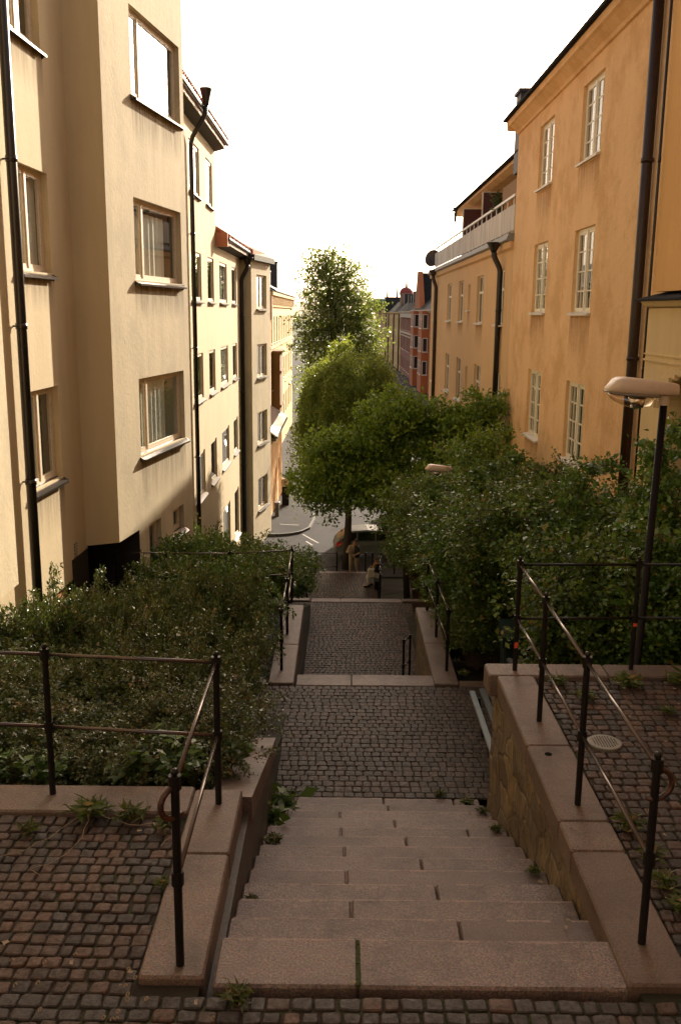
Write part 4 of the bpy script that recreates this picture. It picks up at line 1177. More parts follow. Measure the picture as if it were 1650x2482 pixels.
# --- terrace building --------------------------------------------------
r2 = empty('apartment_building', (4.9, 40, -5), 0, 'light ochre building with a long roof terrace behind grey panel balustrade, right side', 'building', GRP)
G2 = Frame(4.9, 27.86, 0, 1, -1)
Y2 = lambda y: y-27.86
ops = []
for (zt, h) in [(4.22, 1.66), (1.08, 1.74), (-2.05, 1.7)]:
    for (a, b) in [(29.2, 30.65), (33.45, 35.05), (38.95, 40.5), (43.2, 44.9), (49.7, 51.1)]:
        ops.append((Y2(a), Y2(b), zt-h, zt))
    ops.append((Y2(36.9), Y2(37.5), zt-1.2, zt-.22))
facade('wall', G2, Y2(53.0), -7.2, 4.86, ops, .095, M['plR2'], r2)
for o in ops: stain(G2, *o[:3], r2, random.uniform(.5, 1.0))
for i, o in enumerate(ops): window(G2, *o, .095, r2, 'cross' if o[1]-o[0] > 1 else 'single', sill='white', fm='frameW', far=True, out=.10)
mb = MB(); mb.fprism(G2, [(0, 4.72), (.1, 4.78), (.12, 4.95), (0, 4.95)], 0, Y2(53.05)); mb.build('cornice', M['plR2'], r2)
mb = MB(); mb.fprism(G2, [(-1.9, 4.96), (.16, 4.96), (.22, 5.0), (.16, 5.17), (-1.9, 5.21)], 0, Y2(53.4)); mb.build('terrace_slab', M['zinc'], r2)
mb = MB()
n = 420; vs = []
for i in range(n+1):
    u = .06+(Y2(51.2)-.06)*i/n; w = .02+.016*(1 if (i//2) % 2 else -1)
    vs += [G2.p(u, 5.26, w), G2.p(u, 5.98, w)]
mb.add(vs, [(2*i, 2*i+2, 2*i+3, 2*i+1) for i in range(n)]); mb.build('balustrade_panel', M['panel'], r2, fix=False)
mb = MB(); mb.obox(G2, .05, Y2(51.25), 6.19, 6.26, -.03, .03)
k = .3
while k < Y2(51.2): mb.obox(G2, k-.02, k+.02, 5.2, 6.19, -.015, .012); k += 1.05
mb.build('balustrade_rail', M['white'], r2)
G3 = Frame(6.4, 27.86, 0, 1, -1)
ops3 = [(Y2(a), Y2(b), 5.25, 6.95) for a, b in [(30.5, 32.0), (33.0, 34.2), (37, 38.4)]]
facade('upper_wall', G3, Y2(44.2), 5.2, 7.5, ops3, .1, M['plR2'], r2)
for o in ops3: window(G3, *o, .1, r2, 'pair', sill=None, fm='frameW', far=True)
mb = MB(); mb.add([(6.4, 44.2, 5.2), (11, 44.2, 5.2), (11, 44.2, 7.5), (6.4, 44.2, 7.5)], [(0, 1, 2, 3)]); mb.build('end_wall', M['plR2'], r2, fix=False)
mb = MB(); mb.prism([(5.05, 7.32), (5.12, 7.48), (6.6, 7.6), (6.6, 7.3), (5.3, 7.24)], 'y', 27.95, 44.9); mb.build('eave', M['plR'], r2)
mb = MB(); mb.prism([(4.98, 7.47), (4.98, 7.53), (9.5, 10.2), (12, 10.2), (12, 7.61), (6.6, 7.61), (5.1, 7.49)], 'y', 27.95, 45.1); mb.build('roof', M['blackroof'], r2)
for (y, zt, m_) in [(40.4, 7.12, 'screen'), (34.9, 7.12, 'screen')]:
    mb = MB(); mb.box(4.98, 5.72, y, y+.04, 5.25, zt); s = mb.build('partition_screen', M[m_], r2)
    mb = MB(); mb.box(4.94, 4.98, y-.01, y+.05, 5.22, zt+.02); mb.box(4.98, 5.72, y-.01, y+.05, zt, zt+.03); mb.build('screen_frame', M['sillW'], s)
mb = MB(); mb.box(4.96, 4.99, 28.0, 30.6, 6.28, 6.72); mb.build('wicker_screen', M['wicker'], r2)
mb = MB(); mb.box(4.98, 5.62, 28.3, 29.0, 6.9, 9.05); mb.box(4.92, 5.68, 28.24, 29.06, 9.05, 9.14); mb.build('chimney', M['chimney'], r2)
downpipe(r2, 4.80, 29.45, -4.5, 4.15, .085, 'pipe', hop=(-.22, .85), wallx=4.9, joints=3.2)
downpipe(r2, 4.80, 49.5, -6.5, 4.15, .09, 'pipeBrown', hop=(-.16, .9), wallx=4.9, joints=3.2)
downpipe(r2, 5.0, 43.6, 6.9, 7.15, .06, 'pipe', hop=(.02, .35))
mb = MB(); mb.box(5.7, 14, 27.9, 53.0, -7.2, 4.9); mb.box(6.9, 14, 27.9, 44.1, 5.2, 7.58); mb.add([(4.9, 53.0, -7.2), (14, 53, -7.2), (14, 53, 4.9), (4.9, 53, 4.9)], [(0, 1, 2, 3)]); mb.build('building_core', M['plR2'], r2)
# dish and plants on the terrace
dish = empty('satellite_dish', (4.84, 51.0, 5.75), 0, 'dark round satellite dish at the far end of the terrace balustrade', 'dish')
mb = MB(); vs = []
dc = Vector((4.80, 51.3, 5.72)); dn = Vector((-.55, -.80, .25)).normalized(); ds = dn.cross(Vector((0, 0, 1))).normalized(); du = ds.cross(dn)
for i in range(5):
    r_ = .46*i/4
    for k in range(18):
        t = 2*PI*k/18; vs.append(dc + ds*r_*math.cos(t) + du*r_*math.sin(t) + dn*.12*(r_/.46)**2)
mb.add(vs, [(i*18+k, i*18+(k+1) % 18, (i+1)*18+(k+1) % 18, (i+1)*18+k) for i in range(4) for k in range(18)]); mb.build('reflector', M['pipeBrown'], dish, smooth=True)
mb = MB(); mb.tube([tuple(dc), (4.92, 51.32, 5.6), (4.92, 51.2, 5.3)], .03, 8); mb.tube([tuple(dc-du*.3), tuple(dc+dn*.5)], .015, 6); mb.build('bracket', M['pipe'], dish)

# --- entry building at the right edge ------------------------------------
r3 = empty('entrance_building', (4.6, 11, -1), 0, 'building at the right edge, orange above a beige ground floor with an arched entrance', 'building', GRP)
H1 = Frame(4.60, 6.0, 0, 1, -1)
mb = MB(); mb.box(4.60, 12, -22, 14.25, 3.24, 9.5); mb.box(4.62, 12, -22, 4.99, -1, 3.23); mb.build('upper_wall', M['plOr'], r3)
mb = MB()
mb.obox(H1, 7.42, 8.22, -2.5, 3.0, -1.5, .05); mb.obox(H1, -1, 5.0, -2.5, 3.0, -1.5, .05)
ac, ar = 6.21, 1.21
arc = [(ac-ar*math.cos(PI*k/16), 1.62+.52*math.sin(PI*k/16)) for k in range(17)]
for (u0, z0), (u1, z1) in zip(arc, arc[1:]):
    mb.add([H1.p(u0, z0, .05), H1.p(u1, z1, .05), H1.p(u1, 3.0, .05), H1.p(u0, 3.0, .05), H1.p(u0, z0, -.5), H1.p(u1, z1, -.5)], [(0, 1, 2, 3), (0, 4, 5, 1)])
mb.build('lower_wall', M['plBeige'], r3, fix=False)
mb = MB(); mb.obox(H1, 4.9, 7.5, -2.5, 2.4, -.56, -.5); mb.build('door_recess', M['plBrown'], r3)
mb = MB()
for rr_, w in ((1.30, .115), (1.24, .09)):
    prev = None
    for k in range(17):
        t = PI*k/16; u = ac-rr_*ar/1.21*math.cos(t); z = 1.62+.52*rr_/1.21*math.sin(t)
        if prev: mb.obox(H1, min(prev[0], u), max(prev[0], u), min(prev[1], z)-.02, max(prev[1], z)+.03, .05, w)
        prev = (u, z)
mb.build('arch_moulding', M['plBeige'], r3)
mb = MB(); mb.fprism(H1, [(.0, 3.0), (.10, 3.03), (.16, 3.10), (.0, 3.10)], -1, 8.3); mb.obox(H1, -1, 8.24, 2.24, 2.27, .05, .075); mb.obox(H1, -1, 8.235, 2.33, 2.35, .05, .07); mb.build('band', M['plBeige'], r3)
mb = MB(); mb.fprism(H1, [(-.3, 3.26), (.22, 3.13), (.22, 3.105), (-.3, 3.10)], -1, 8.4); mb.build('ledge_roof', M['blackroof'], r3)
downpipe(r3, 4.56, 14.29, -2, 9.4, .022, 'pipe', joints=3)

# --- far buildings along the street on the right ---------------------------
XF = 11.5
def far_house(label, y0, y1, zt, mat, rows, cols, fm, roof, extra=None, x=XF, wh=(1.1, 1.7), trim=None):
    b = empty('town_house', (x, y0, -9), 0, label, 'building', 'town houses far down the street')
    Fz = Frame(x, y0, 0, 1, -1); L = y1-y0
    ops = []
    for zz in rows:
        for k in range(cols):
            u = L*(k+.5)/cols; ops.append((u-wh[0]/2, u+wh[0]/2, zz-wh[1], zz))
    facade('wall', Fz, L, -10, zt, ops, .25, mat, b)
    for o in ops: window(Fz, *o, .2, b, 'cross', sill='white', fm=fm, far=True, out=.12)
    mb = MB(); mb.add([(x, y0, -10), (x+14, y0, -10), (x+14, y0, zt), (x, y0, zt)], [(3, 2, 1, 0)]); mb.box(x+1.2, x+14, y0+.05, y1-.05, -10, zt-.02); mb.build('side_wall', mat, b)
    mb = MB(); mb.fprism(Fz, [(0, zt-.35), (.3, zt-.1), (.45, zt), (.45, zt+.15), (-.5, zt+.15), (-.5, zt-.35)], -.05, L+.0); mb.build('cornice', M[trim or 'stonetrim'], b)
    mb = MB(); mb.prism([(x-.4, zt+.16), (x+2.2, zt+2.6), (x+12, zt+2.6), (x+12, zt+.16)], 'y', y0, y1-.02); mb.build('roof', M[roof], b)
    return b, Fz
t1, Fz = far_house('terracotta red house with white windows beyond the terrace building', 118, 156, 3.2, M['plRed'], [2.75, -.35, -3.4, -6.4], 6, 'framePale', 'blackroof', trim='stonetrim', wh=(1.5, 1.9))
for (u0, u1) in [(9, 15), (24, 30)]:
    mb = MB(); mb.obox(Fz, u0, u1, -9, 3.2, .003, .9); mb.build('oriel', M['plRed'], t1)
for (u0, u1) in [(9, 15), (24, 30)]:
    Fo = Frame(*Fz.p(u0, 0, .9)[:2], 0, 1, -1)
    for zz in (2.75, -.35, -3.4):
        for du in (.8, 3.6): window(Fo, du, du+1.5, zz-1.9, zz, -.02, t1, 'cross', sill='white', fm='framePale', far=True)
    Fs = Frame(Fz.p(u0, 0, 0)[0], Fz.p(u0, 0, 0)[1], 1, 0, 1)
for u0 in (9, 24):
    Fs = Frame(XF-.9, 118+u0, 1, 0, 1)
    for zz in (2.75, -.35, -3.4): window(Fs, .10, .80, zz-1.9, zz, -.06, t1, 'single', sill='white', fm='framePale', far=True)
mb = MB(); mb.prism([(139.0, 3.3), (150, 3.3), (146.0, 9.0), (144.6, 9.0)], 'x', XF-.2, XF+.5); mb.build('gable', M['plRed'], t1)
mb = MB(); mb.prism([(139.4, 3.4), (149.8, 3.4), (145.9, 8.8), (144.7, 8.8)], 'x', XF+.5, XF+9); mb.build('gable_roof', M['blackroof'], t1)
downpipe(t1, XF-.15, 137.0, -9, 2.6, .14, 'pipeBrown', joints=4)
t2, Fz = far_house('dark red brick house with pale stone bands beyond the terracotta one', 156.2, 188, 3.0, M['brick'], [2.0, -1.6, -5.2], 7, 'framePale', 'blackroof', wh=(1.3, 2.2))
mb = MB(); mb.obox(Fz, 0, 31.8, -.75, -.5, .003, .25); mb.obox(Fz, 0, 31.8, -1.25, -1.1, .003, .2); mb.obox(Fz, 0, 31.8, 2.1, 3.0, .003, .2); mb.build('stone_band', M['stonetrim'], t2)
t3, Fz = far_house('long beige house with many windows farther down the street', 188.2, 262, 2.9, M['plCream2'], [1.9, -1.8, -5.4], 14, 'frameW', 'blackroof', wh=(1.5, 2.2), trim='plCream2')
for u in (3, 22, 46, 60): downpipe(t3, XF-.2, 188.2+u, -9, 2.2, .14, 'pipe', hop=(.1, .7), joints=4)
t4, Fz = far_house('pinkish end house where the street disappears behind the tall birch', 262.2, 330, 2.9, M['plPink'], [1.9, -1.8], 10, 'frameW', 'redsheet', wh=(1.4, 2.1), trim='plPink')
# roofs and turrets behind
for (lab, x, y, z0, z1, w, rm, m_) in [('round red domed turret with a spire above the dark roofs', 13.6, 205, 3, 7.6, 2.4, 'redsheet', 'brick'),
                                     ('grey turret block with thin finials beyond the brick roof', 12.6, 240, 3, 7.0, 4.0, 'blackroof', 'chimney'),
                                     ('green copper roofed block at the end of the skyline', 11.0, 285, 3, 6.6, 8.0, 'greenroof', 'chimney')]:
    t = empty('turret', (x, y, z0), 0, lab, 'turret')
    mb = MB(); mb.box(x-w/2, x+w/2, y-1.5, y+1.5, z0, z1-.6); mb.build('wall', M[m_], t)
    mb = MB()
    if 'domed' in lab:
        mb.ball((x, y, z1-.6), w*.62, 12, 8, .9); mb.tube([(x, y, z1+.6), (x, y, z1+3.0)], [.25, .03], 8)
    elif 'finials' in lab:
        mb.box(x-w/2-.1, x+w/2+.1, y-1.6, y+1.6, z1-.6, z1-.3)
        for dx in (-1.4, 1.0): mb.tube([(x+dx, y, z1-.3), (x+dx, y, z1+3.2)], [.22, .03], 6)
    else:
        mb.prism([(x-w/2-.3, z1-.6), (x+w/2+.3, z1-.6), (x+w/2-.9, z1+.3), (x-w/2+.9, z1+.3)], 'y', y-2, y+2)
    mb.build('roof', M[rm], t)
mb = MB()
for k, y in enumerate([160, 166, 171, 177, 184, 196, 210]): mb.box(XF+1.2, XF+2.3, y, y+2.2, 3.6, 6.1+.3*(k % 3))
tag(mb.build('dormer_row', M['chimney'], t2))

# ------------------------------------------------------------------ street lamps
def lamp(name, base, h, label, s=1.0, lean=(0, 0)):
    root = empty(name, base, 0, label, 'street lamp', 'street lamps beside the stairway')
    x, y, z = base; tx, ty, tz = x+lean[0], y+lean[1], z+h
    mb = MB(); mb.tube([(x, y, z-.1), (x, y, z+.7), (x+lean[0]*.3, y, z+.72), (tx, ty, tz)], [.052, .050, .034, .032], 12); mb.build('pole', M['pole'], root, smooth=True)
    mb = MB(); mb.tube([(tx, ty, tz-.02), (tx, ty, tz+.07)], [.042, .05], 12); mb.build('pole_cap', M['lampgrey'], root)
    # housing: lofted boat shape towards -x
    def loft(prof, mat, nm):
        mb = MB(); vs = []
        n = 16
        for (u, w, zb, zt) in prof:
            for k in range(n):
                t = 2*PI*k/n; c, s_ = math.cos(t), math.sin(t)
                ex_ = .34 if nm == 'housing' else .55
                px = math.copysign(abs(c)**ex_, c)*w*(1-.22*max(0, s_) if nm == 'housing' else 1); pz = (zb+zt)/2 + math.copysign(abs(s_)**ex_, s_)*(zt-zb)/2
                vs.append((tx+(.1-u)*s, ty+px*s, tz+.07+pz*s))
        fs = [(i*n+k, i*n+(k+1) % n, (i+1)*n+(k+1) % n, (i+1)*n+k) for i in range(len(prof)-1) for k in range(n)]
        fs += [tuple(range(n)), tuple((len(prof)-1)*n+k for k in range(n))]
        mb.add(vs, fs); return mb.build(nm, mat, root, smooth=True)
    loft([(0, .08, .0, .085), (.008, .09, -.006, .095), (.25, .122, .0, .128), (.42, .13, .008, .146), (.50, .125, .014, .146), (.535, .115, .018, .128), (.60, .075, .03, .052)], M['lampgrey'], 'housing')
    loft([(.16, .08, -.022, .004), (.19, .118, -.024, .012), (.42, .126, -.014, .018), (.55, .10, .0, .03), (.605, .06, .018, .036)], M['lamplow'], 'rim')
    g = m_glass('lamp_bowl_glass', (.86, .80, .72)) if 'lamp_bowl_glass' not in bpy.data.materials else bpy.data.materials['lamp_bowl_glass']
    loft([(.20, .04, -.05, -.025), (.24, .09, -.10, -.02), (.33, .112, -.118, -.015), (.44, .11, -.10, -.005), (.53, .085, -.055, .0), (.575, .05, -.01, .01)], g, 'bowl')
    mb = MB(); vs = []
    mb.tube([(tx-.17*s, ty, tz+.06), (tx-.22*s, ty, tz+.02), (tx-.28*s, ty, tz-.01)], [.03, .075*s, .06*s], 12); mb.build('reflector', M['reflector'], root, smooth=True)
    return root
lamp('street_lamp', (2.66, 8.0, -1.65), 3.82, 'street lamp with beige boat shaped head on a leaning black pole above the hedge', lean=(.09, 0))
lamp('street_lamp', (2.42, 21.0, -3.4), 2.72, 'farther street lamp, only its pale head rising out of the shrubs')

# ------------------------------------------------------------------ small furniture
mh = empty('manhole_cover', (1.84, 5.98, 0), 0, 'round grey perforated manhole cover in the right hand cobbles', 'manhole cover')
mb = MB(); mb.tube([(1.84, 5.98, -.02), (1.84, 5.98, .012), (1.84, 5.98, .016)], [.118, .118, .112], 36); mb.build('plate', M['castiron'], mh)
mb = MB()
for i in range(-5, 6):
    for j in range(-5, 6):
        if i*i+j*j < 24: mb.tube([(1.84+i*.0185, 5.98+j*.0185, .0155), (1.84+i*.0185, 5.98+j*.0185, .0172)], .0055, 6)
mb.build('perforation', M['hole'], mh)
for (x, y, lab) in [(1.405, 5.77, 'empty dark post hole in the right coping'), ]:
    mb = MB(); mb.tube([(x, y, .018), (x, y, .0235)], .026, 14); tag(mb.build('post_socket', M['hole']), lab, 'post hole')

bn = empty('litter_bin', (2.12, 10.7, -1.65), 0, 'dark green litter bin with tilted lid in front of the hedge', 'bin')
mb = MB(); mb.cbox(1.97, 2.28, 10.55, 10.85, -1.62, -.98, .02); mb.build('body', M['bin'], bn)
mb = MB(); mb.prism([(10.52, -.99), (10.88, -.99), (10.88, -.74), (10.52, -.86)], 'x', 1.94, 2.31); mb.build('hood', M['bin'], bn)
mb = MB(); mb.box(2.0, 2.25, 10.532, 10.55, -1.16, -1.13); mb.build('handle', M['zinc'], bn)
be = empty('park_bench', (1.62, 8.75, -1.52), 0, 'grey blue park bench tucked behind the end of the rubble wall', 'bench')
mb = MB(); mb.cbox(1.415, 1.475, 8.0, 9.5, -1.125, -1.10, .006); mb.build('front_slat', M['bench'], be)
for k in range(3):
    mb = MB(); mb.cbox(1.525+k*.085, 1.59+k*.085, 7.95, 9.53, -1.115+.004*k, -1.08+.004*k, .006); mb.build('seat_slat', M['benchDark'], be)
for k in range(2):
    mb = MB(); mb.cbox(1.80+.02*k, 1.835+.02*k, 7.95, 9.53, -.98+.15*k, -.88+.15*k, .006); mb.build('back_slat', M['benchDark'], be)
for y in (8.15, 9.35):
    mb = MB(); mb.tube([(1.56, y, -1.6), (1.50, y, -1.125), (1.78, y, -1.10), (1.88, y, -.72)], .016, 8); mb.tube([(1.78, y, -1.1), (1.80, y, -1.6)], .016, 8); mb.build('leg', M['iron'], be)

# parking machine, cabinet, signs
pm = empty('parking_machine', (-2.85, 47.4, STREET+.1), 0, 'black parking ticket machine with a cream P box on top', 'parking machine')
mb = MB(); mb.cbox(-3.03, -2.66, 47.3, 47.65, STREET+.1, STREET+1.08, .03); mb.build('body', M['black'], pm)
mb = MB(); mb.cbox(-3.05, -2.68, 47.25, 47.7, STREET+1.09, STREET+1.48, .03); pb = mb.build('sign_box', M['ticket'], pm)
def text(s, size, loc, rot, mat, parent, name='lettering', ext=.003):
    cu = bpy.data.curves.new(name, 'FONT'); cu.body = s; cu.size = size; cu.extrude = ext; cu.align_x = 'CENTER'; cu.align_y = 'CENTER'
    tmp = bpy.data.objects.new('tmp', cu); COL.objects.link(tmp)
    dg = bpy.context.evaluated_depsgraph_get(); me = bpy.data.meshes.new_from_object(tmp.evaluated_get(dg))
    bpy.data.objects.remove(tmp); me.name = name
    o = bpy.data.objects.new(name, me); COL.objects.link(o); me.materials.clear(); me.materials.append(mat)
    o.rotation_euler = rot; o.parent = parent
    off = Vector((0, 0, 0)); p = parent
    while p is not None: off += Vector(p.location); p = p.parent
    o.location = Vector(loc)-off
    return o
# parent chain of pb cancels to world coordinates
text('P', .30, (-2.85, 47.245, STREET+1.29), (R(90), 0, 0), M['textblack'], pb)
text('79', .12, (-2.85, 47.295, STREET+.93), (R(90), 0, 0), M['ticket'], pm, 'number')
cb = empty('street_cabinet', (-3.1, 44.75, STREET+.1), 0, 'low green grey utility cabinet against the orange house', 'cabinet')
mb = MB(); mb.cbox(-3.2, -3.0, 44.6, 44.95, STREET+.1, STREET+.72, .015); mb.build('body', M['cabinet'], cb)
mb = MB(); mb.cbox(-3.23, -2.97, 44.56, 44.99, STREET+.72, STREET+.80, .02); mb.build('lid', M['zinc'], cb)
sg = empty('wall_sign', (-3.6, 42.9, -5.2), 0, 'red shield shaped sign with a yellow band on the orange house wall', 'sign')
mb = MB(); mb.prism([(-3.82, -5.05), (-3.62, -5.0), (-3.42, -5.05), (-3.42, -5.42), (-3.62, -5.55), (-3.82, -5.42)], 'y', 42.93, 42.97); mb.build('plate', M['signred'], sg)
mb = MB(); mb.box(-3.825, -3.415, 42.915, 42.93, -5.32, -5.2); mb.build('band', M['signyellow'], sg)
mb = MB(); mb.box(-3.70, -3.48, 42.95, 42.98, -4.55, -4.32); o = mb.build('number_plate', M['signwhite']); tag(o, 'small white house number plate high on the orange house wall', 'sign')
nb = text('8', .2, (-3.59, 42.946, -4.435), (R(90), 0, 0), M['textblack'], o, 'number')

# ------------------------------------------------------------------ parked car (rear to the left)
car = empty('parked_car', (1.5, 37.6, STREET), R(4), 'grey green hatchback parked across the street end behind the tree trunk', 'car')
cs = .84
prof = [(-2.05, .28), (-2.12, .45), (-2.10, .62), (-2.02, .88), (-1.92, .98), (-1.55, 1.30), (-1.30, 1.42), (-.5, 1.47), (.3, 1.42), (.95, 1.02), (1.9, .84), (2.12, .66), (2.16, .42), (2.05, .25)]
def carp(p, side, inset=0.0, up=0):
    x, z = p
    w = .84 - max(0, (z-.9))*.30 - (.10 if abs(x) > 1.95 else .03 if abs(x) > 1.8 else 0) - inset
    return (car.location.x + x*cs, car.location.y + side*w*cs, STREET + (z+.0)*cs)
mb = MB()
for half in (0,):
    n = len(prof); vs = []
    for sd in (-1, -.93, .93, 1):
        for p in prof:
            q = carp((p[0]*(1 if abs(sd) < 1 else .99), p[1]*(1 if abs(sd) < 1 else .985)), sd); vs.append(q)
    fs = [(r_*n+i, r_*n+(i+1) % n, (r_+1)*n+(i+1) % n, (r_+1)*n+i) for r_ in range(3) for i in range(n)]
    # side skins
    def strip(r_):
        return [tuple(r_*n+i for i in range(n))]
    fs += strip(0) + strip(3); mb.add(vs, fs)
body = mb.build('body', M['car'], car, smooth=False)
bv = body.modifiers.new('bevel', 'BEVEL'); bv.width = .025; bv.segments = 2; bv.limit_method = 'ANGLE'; bv.angle_limit = R(25)
for sd in (-1, 1):
    gl = [[(-1.78, 1.0), (-1.45, 1.27), (-1.28, 1.36), (-1.05, 1.37), (-1.05, .99)], [(-.99, .99), (-.99, 1.375), (-.15, 1.40), (-.15, .98)], [(-.09, .98), (-.09, 1.395), (.28, 1.36), (.80, .99)]]
    for poly in gl:
        mb = MB(); vs = [carp(p, sd) for p in poly]
        vs = [(x, y+sd*.006, z) for x, y, z in vs]; mb.add(vs, [tuple(range(len(vs)))]); mb.build('side_window', M['carglass'], car, fix=False)
    mb = MB(); vs = [carp(p, sd) for p in [(-2.06, .66), (-1.98, .90), (-1.72, .92), (-1.80, .74)]]; vs = [(x-.01, y+sd*.012, z) for x, y, z in vs]
    c0_ = [carp((-2.075, .66), sd*.6), carp((-2.0, .9), sd*.62)]; c0_ = [(x-.02, y, z) for x, y, z in c0_]
    mb.add(vs+c0_, [(0, 1, 2, 3), (0, 1, 5, 4)]); mb.build('tail_light', M['tail'], car, fix=False)
    mb = MB(); vs = [carp(p, sd) for p in [(1.75, .80), (2.08, .68), (2.1, .56), (1.85, .62)]]; vs = [(x+.01, y+sd*.012, z) for x, y, z in vs]; mb.add(vs, [(0, 1, 2, 3)]); mb.build('headlight', M['reflector'], car, fix=False)
    for wx in (-1.35, 1.35):
        c = carp((wx, .31), sd, .02)
        mb = MB(); mb.tube([(c[0], c[1]-sd*.16, c[2]), (c[0], c[1]-sd*.01, c[2]), (c[0], c[1]+sd*.012, c[2])], [.262, .262, .235], 20); wh_ = mb.build('wheel', M['rubber'], car)
        mb = MB(); mb.tube([(c[0], c[1]+sd*.0, c[2]), (c[0], c[1]+sd*.02, c[2])], [.17, .15], 14); mb.build('rim', M['rim'], wh_)
    mb = MB(); c = carp((.72, 1.0), sd, -.08); mb.ball(c, .07, 8, 5, .8); mb.build('mirror', M['car'], car)
mb = MB(); vs = [carp((-1.90, 1.0), -.86), carp((-1.90, 1.0), .86), carp((-1.55, 1.30), .84), carp((-1.55, 1.30), -.84)]
mb.add([(x-.012, y, z+.008) for x, y, z in vs], [(0, 1, 2, 3)]); mb.build('rear_window', M['carglass'], car, fix=False)
mb = MB(); vs = [carp((.36, 1.39), -.84), carp((.36, 1.39), .84), carp((.93, 1.035), .88), carp((.93, 1.035), -.88)]
mb.add([(x+.01, y, z+.01) for x, y, z in vs], [(0, 1, 2, 3)]); mb.build('windscreen', M['carglass'], car, fix=False)
mb = MB(); a = carp((-2.115, .5), 0); mb.box(a[0]-.012, a[0], a[1]-.22, a[1]+.22, a[2]-.0, a[2]+.1); mb.build('number_plate', M['signwhite'], car)

# ------------------------------------------------------------------ people
def skin_mesh(name, pts, edges, mat, parent, root='pelvis', sub=2):
    """pts: name -> (x,y,z,r)"""
    me = bpy.data.meshes.new(name); keys = list(pts)
    me.from_pydata([pts[k][:3] for k in keys], [(keys.index(a), keys.index(b)) for a, b in edges], [])
    o = link(name, me, mat, parent)
    sk = o.modifiers.new('skin', 'SKIN'); sk.use_smooth_shade = True
    if not me.skin_vertices: 
        bpy.context.view_layer.objects.active = o
        bm = bmesh.new(); bm.from_mesh(me); bm.verts.layers.skin.verify(); bm.to_mesh(me); bm.free()
    lay = me.skin_vertices[0].data
    for i, k in enumerate(keys):
        r = pts[k][3]; lay[i].radius = (r, r); lay[i].use_root = (k == root)
    sb = o.modifiers.new('sub', 'SUBSURF'); sb.levels = sub; sb.render_levels = sub
    return o

def hand(pts, edges, wrist, nm, d, curl, s):
    """palm with four fingers of different length and a thumb leaving its side"""
    w = Vector(pts[wrist][:3]); d = Vector(d).normalized(); sd = d.cross(Vector((0, 0, 1)))
    sd = sd.normalized() if sd.length > .01 else Vector((1, 0, 0)); up = sd.cross(d)
    palm = w + d*.085*s
    pts[nm+'palm'] = (*palm, .030*s); edges.append((wrist, nm+'palm'))
    for k, (off, l) in enumerate([(-.030, .068), (-.010, .078), (.010, .074), (.030, .058)]):
        a = palm + sd*off*s + d*.02*s; b = a + d*l*.55*s - up*curl*.2*l*s; c = b + d*l*.35*s - up*curl*.6*l*s
        for q, v, r in (('a', a, .011), ('b', b, .0095), ('c', c, .008)): pts[f'{nm}{k}{q}'] = (*v, r*s)
        edges += [(nm+'palm', f'{nm}{k}a'), (f'{nm}{k}a', f'{nm}{k}b'), (f'{nm}{k}b', f'{nm}{k}c')]
    a = w + d*.04*s - sd*.035*s; b = a + (d*.7 - sd*.6)*.05*s; c = b + d*.03*s
    for q, v, r in (('t', a, .013), ('u', b, .011), ('v', c, .009)): pts[nm+q] = (*v, r*s)
    edges += [(wrist, nm+'t'), (nm+'t', nm+'u'), (nm+'u', nm+'v')]

def face(parent, hc, r, fwd, hair, hairmat, long=False):
    f = Vector(fwd).normalized(); sd = f.cross(Vector((0, 0, 1))).normalized()
    mb = MB()
    for s_ in (-1, 1): mb.ball(Vector(hc)+f*r*.86+sd*s_*r*.36+Vector((0, 0, r*.05)), r*.12, 6, 4)
    mb.build('eyes', M['textblack'], parent)
    mb = MB(); mb.tube([Vector(hc)+f*r*.82-sd*r*.25-Vector((0, 0, r*.55)), Vector(hc)+f*r*.9-Vector((0, 0, r*.56)), Vector(hc)+f*r*.82+sd*r*.25-Vector((0, 0, r*.55))], r*.06, 5); mb.build('mouth', M['scarf'], parent)
    # hair cap: cut sphere, slightly bigger than the head and pushed back
    mb = MB(); vs = []; n = 14; m_ = 7
    c = Vector(hc) - f*r*.16 + Vector((0, 0, r*.14))
    for i in range(m_+1):
        t = (PI*.62)*i/m_
        for k in range(n):
            a = 2*PI*k/n; d = f*math.cos(a)*math.sin(t)+sd*math.sin(a)*math.sin(t)+Vector((0, 0, math.cos(t)))
            q = r*1.12*(1+random.uniform(-.04, .04))
            if math.cos(a) > .3 and t > 1.0: q *= .86
            p = c+d*q
            if long and math.cos(a) < .2 and i == m_: p.z -= r*.8
            vs.append(p)
    mb.add(vs, [(i*n+k, i*n+(k+1) % n, (i+1)*n+(k+1) % n, (i+1)*n+k) for i in range(m_) for k in range(n)]); mb.build('hair', M[hairmat], parent, smooth=True, fix=False)

# stooping person on the street edge (scale: person about 1.4 units upright here)
S = .82
def P(x, y, z, r): return (px0 + x*S, py0 + y*S, pz0 + z*S, r*S)
px0, py0, pz0 = .50, 34.95, STREET+.02
p1 = empty('person', (px0, py0, pz0), 0, 'person in a tan jacket and khaki trousers stooping forward beside the tree trunk', 'person')
legs = {'pelvis': P(0, .10, .90, .125), 'hipL': P(-.09, .08, .86, .10), 'kneeL': P(-.11, .0, .47, .068), 'ankL': P(-.13, .04, .09, .048), 'toeL': P(-.13, -.16, .035, .035),
        'hipR': P(.10, .08, .86, .10), 'kneeR': P(.16, .02, .47, .068), 'ankR': P(.20, .06, .09, .048), 'toeR': P(.22, -.14, .035, .035)}
le = [('pelvis', 'hipL'), ('hipL', 'kneeL'), ('kneeL', 'ankL'), ('ankL', 'toeL'), ('pelvis', 'hipR'), ('hipR', 'kneeR'), ('kneeR', 'ankR'), ('ankR', 'toeR')]
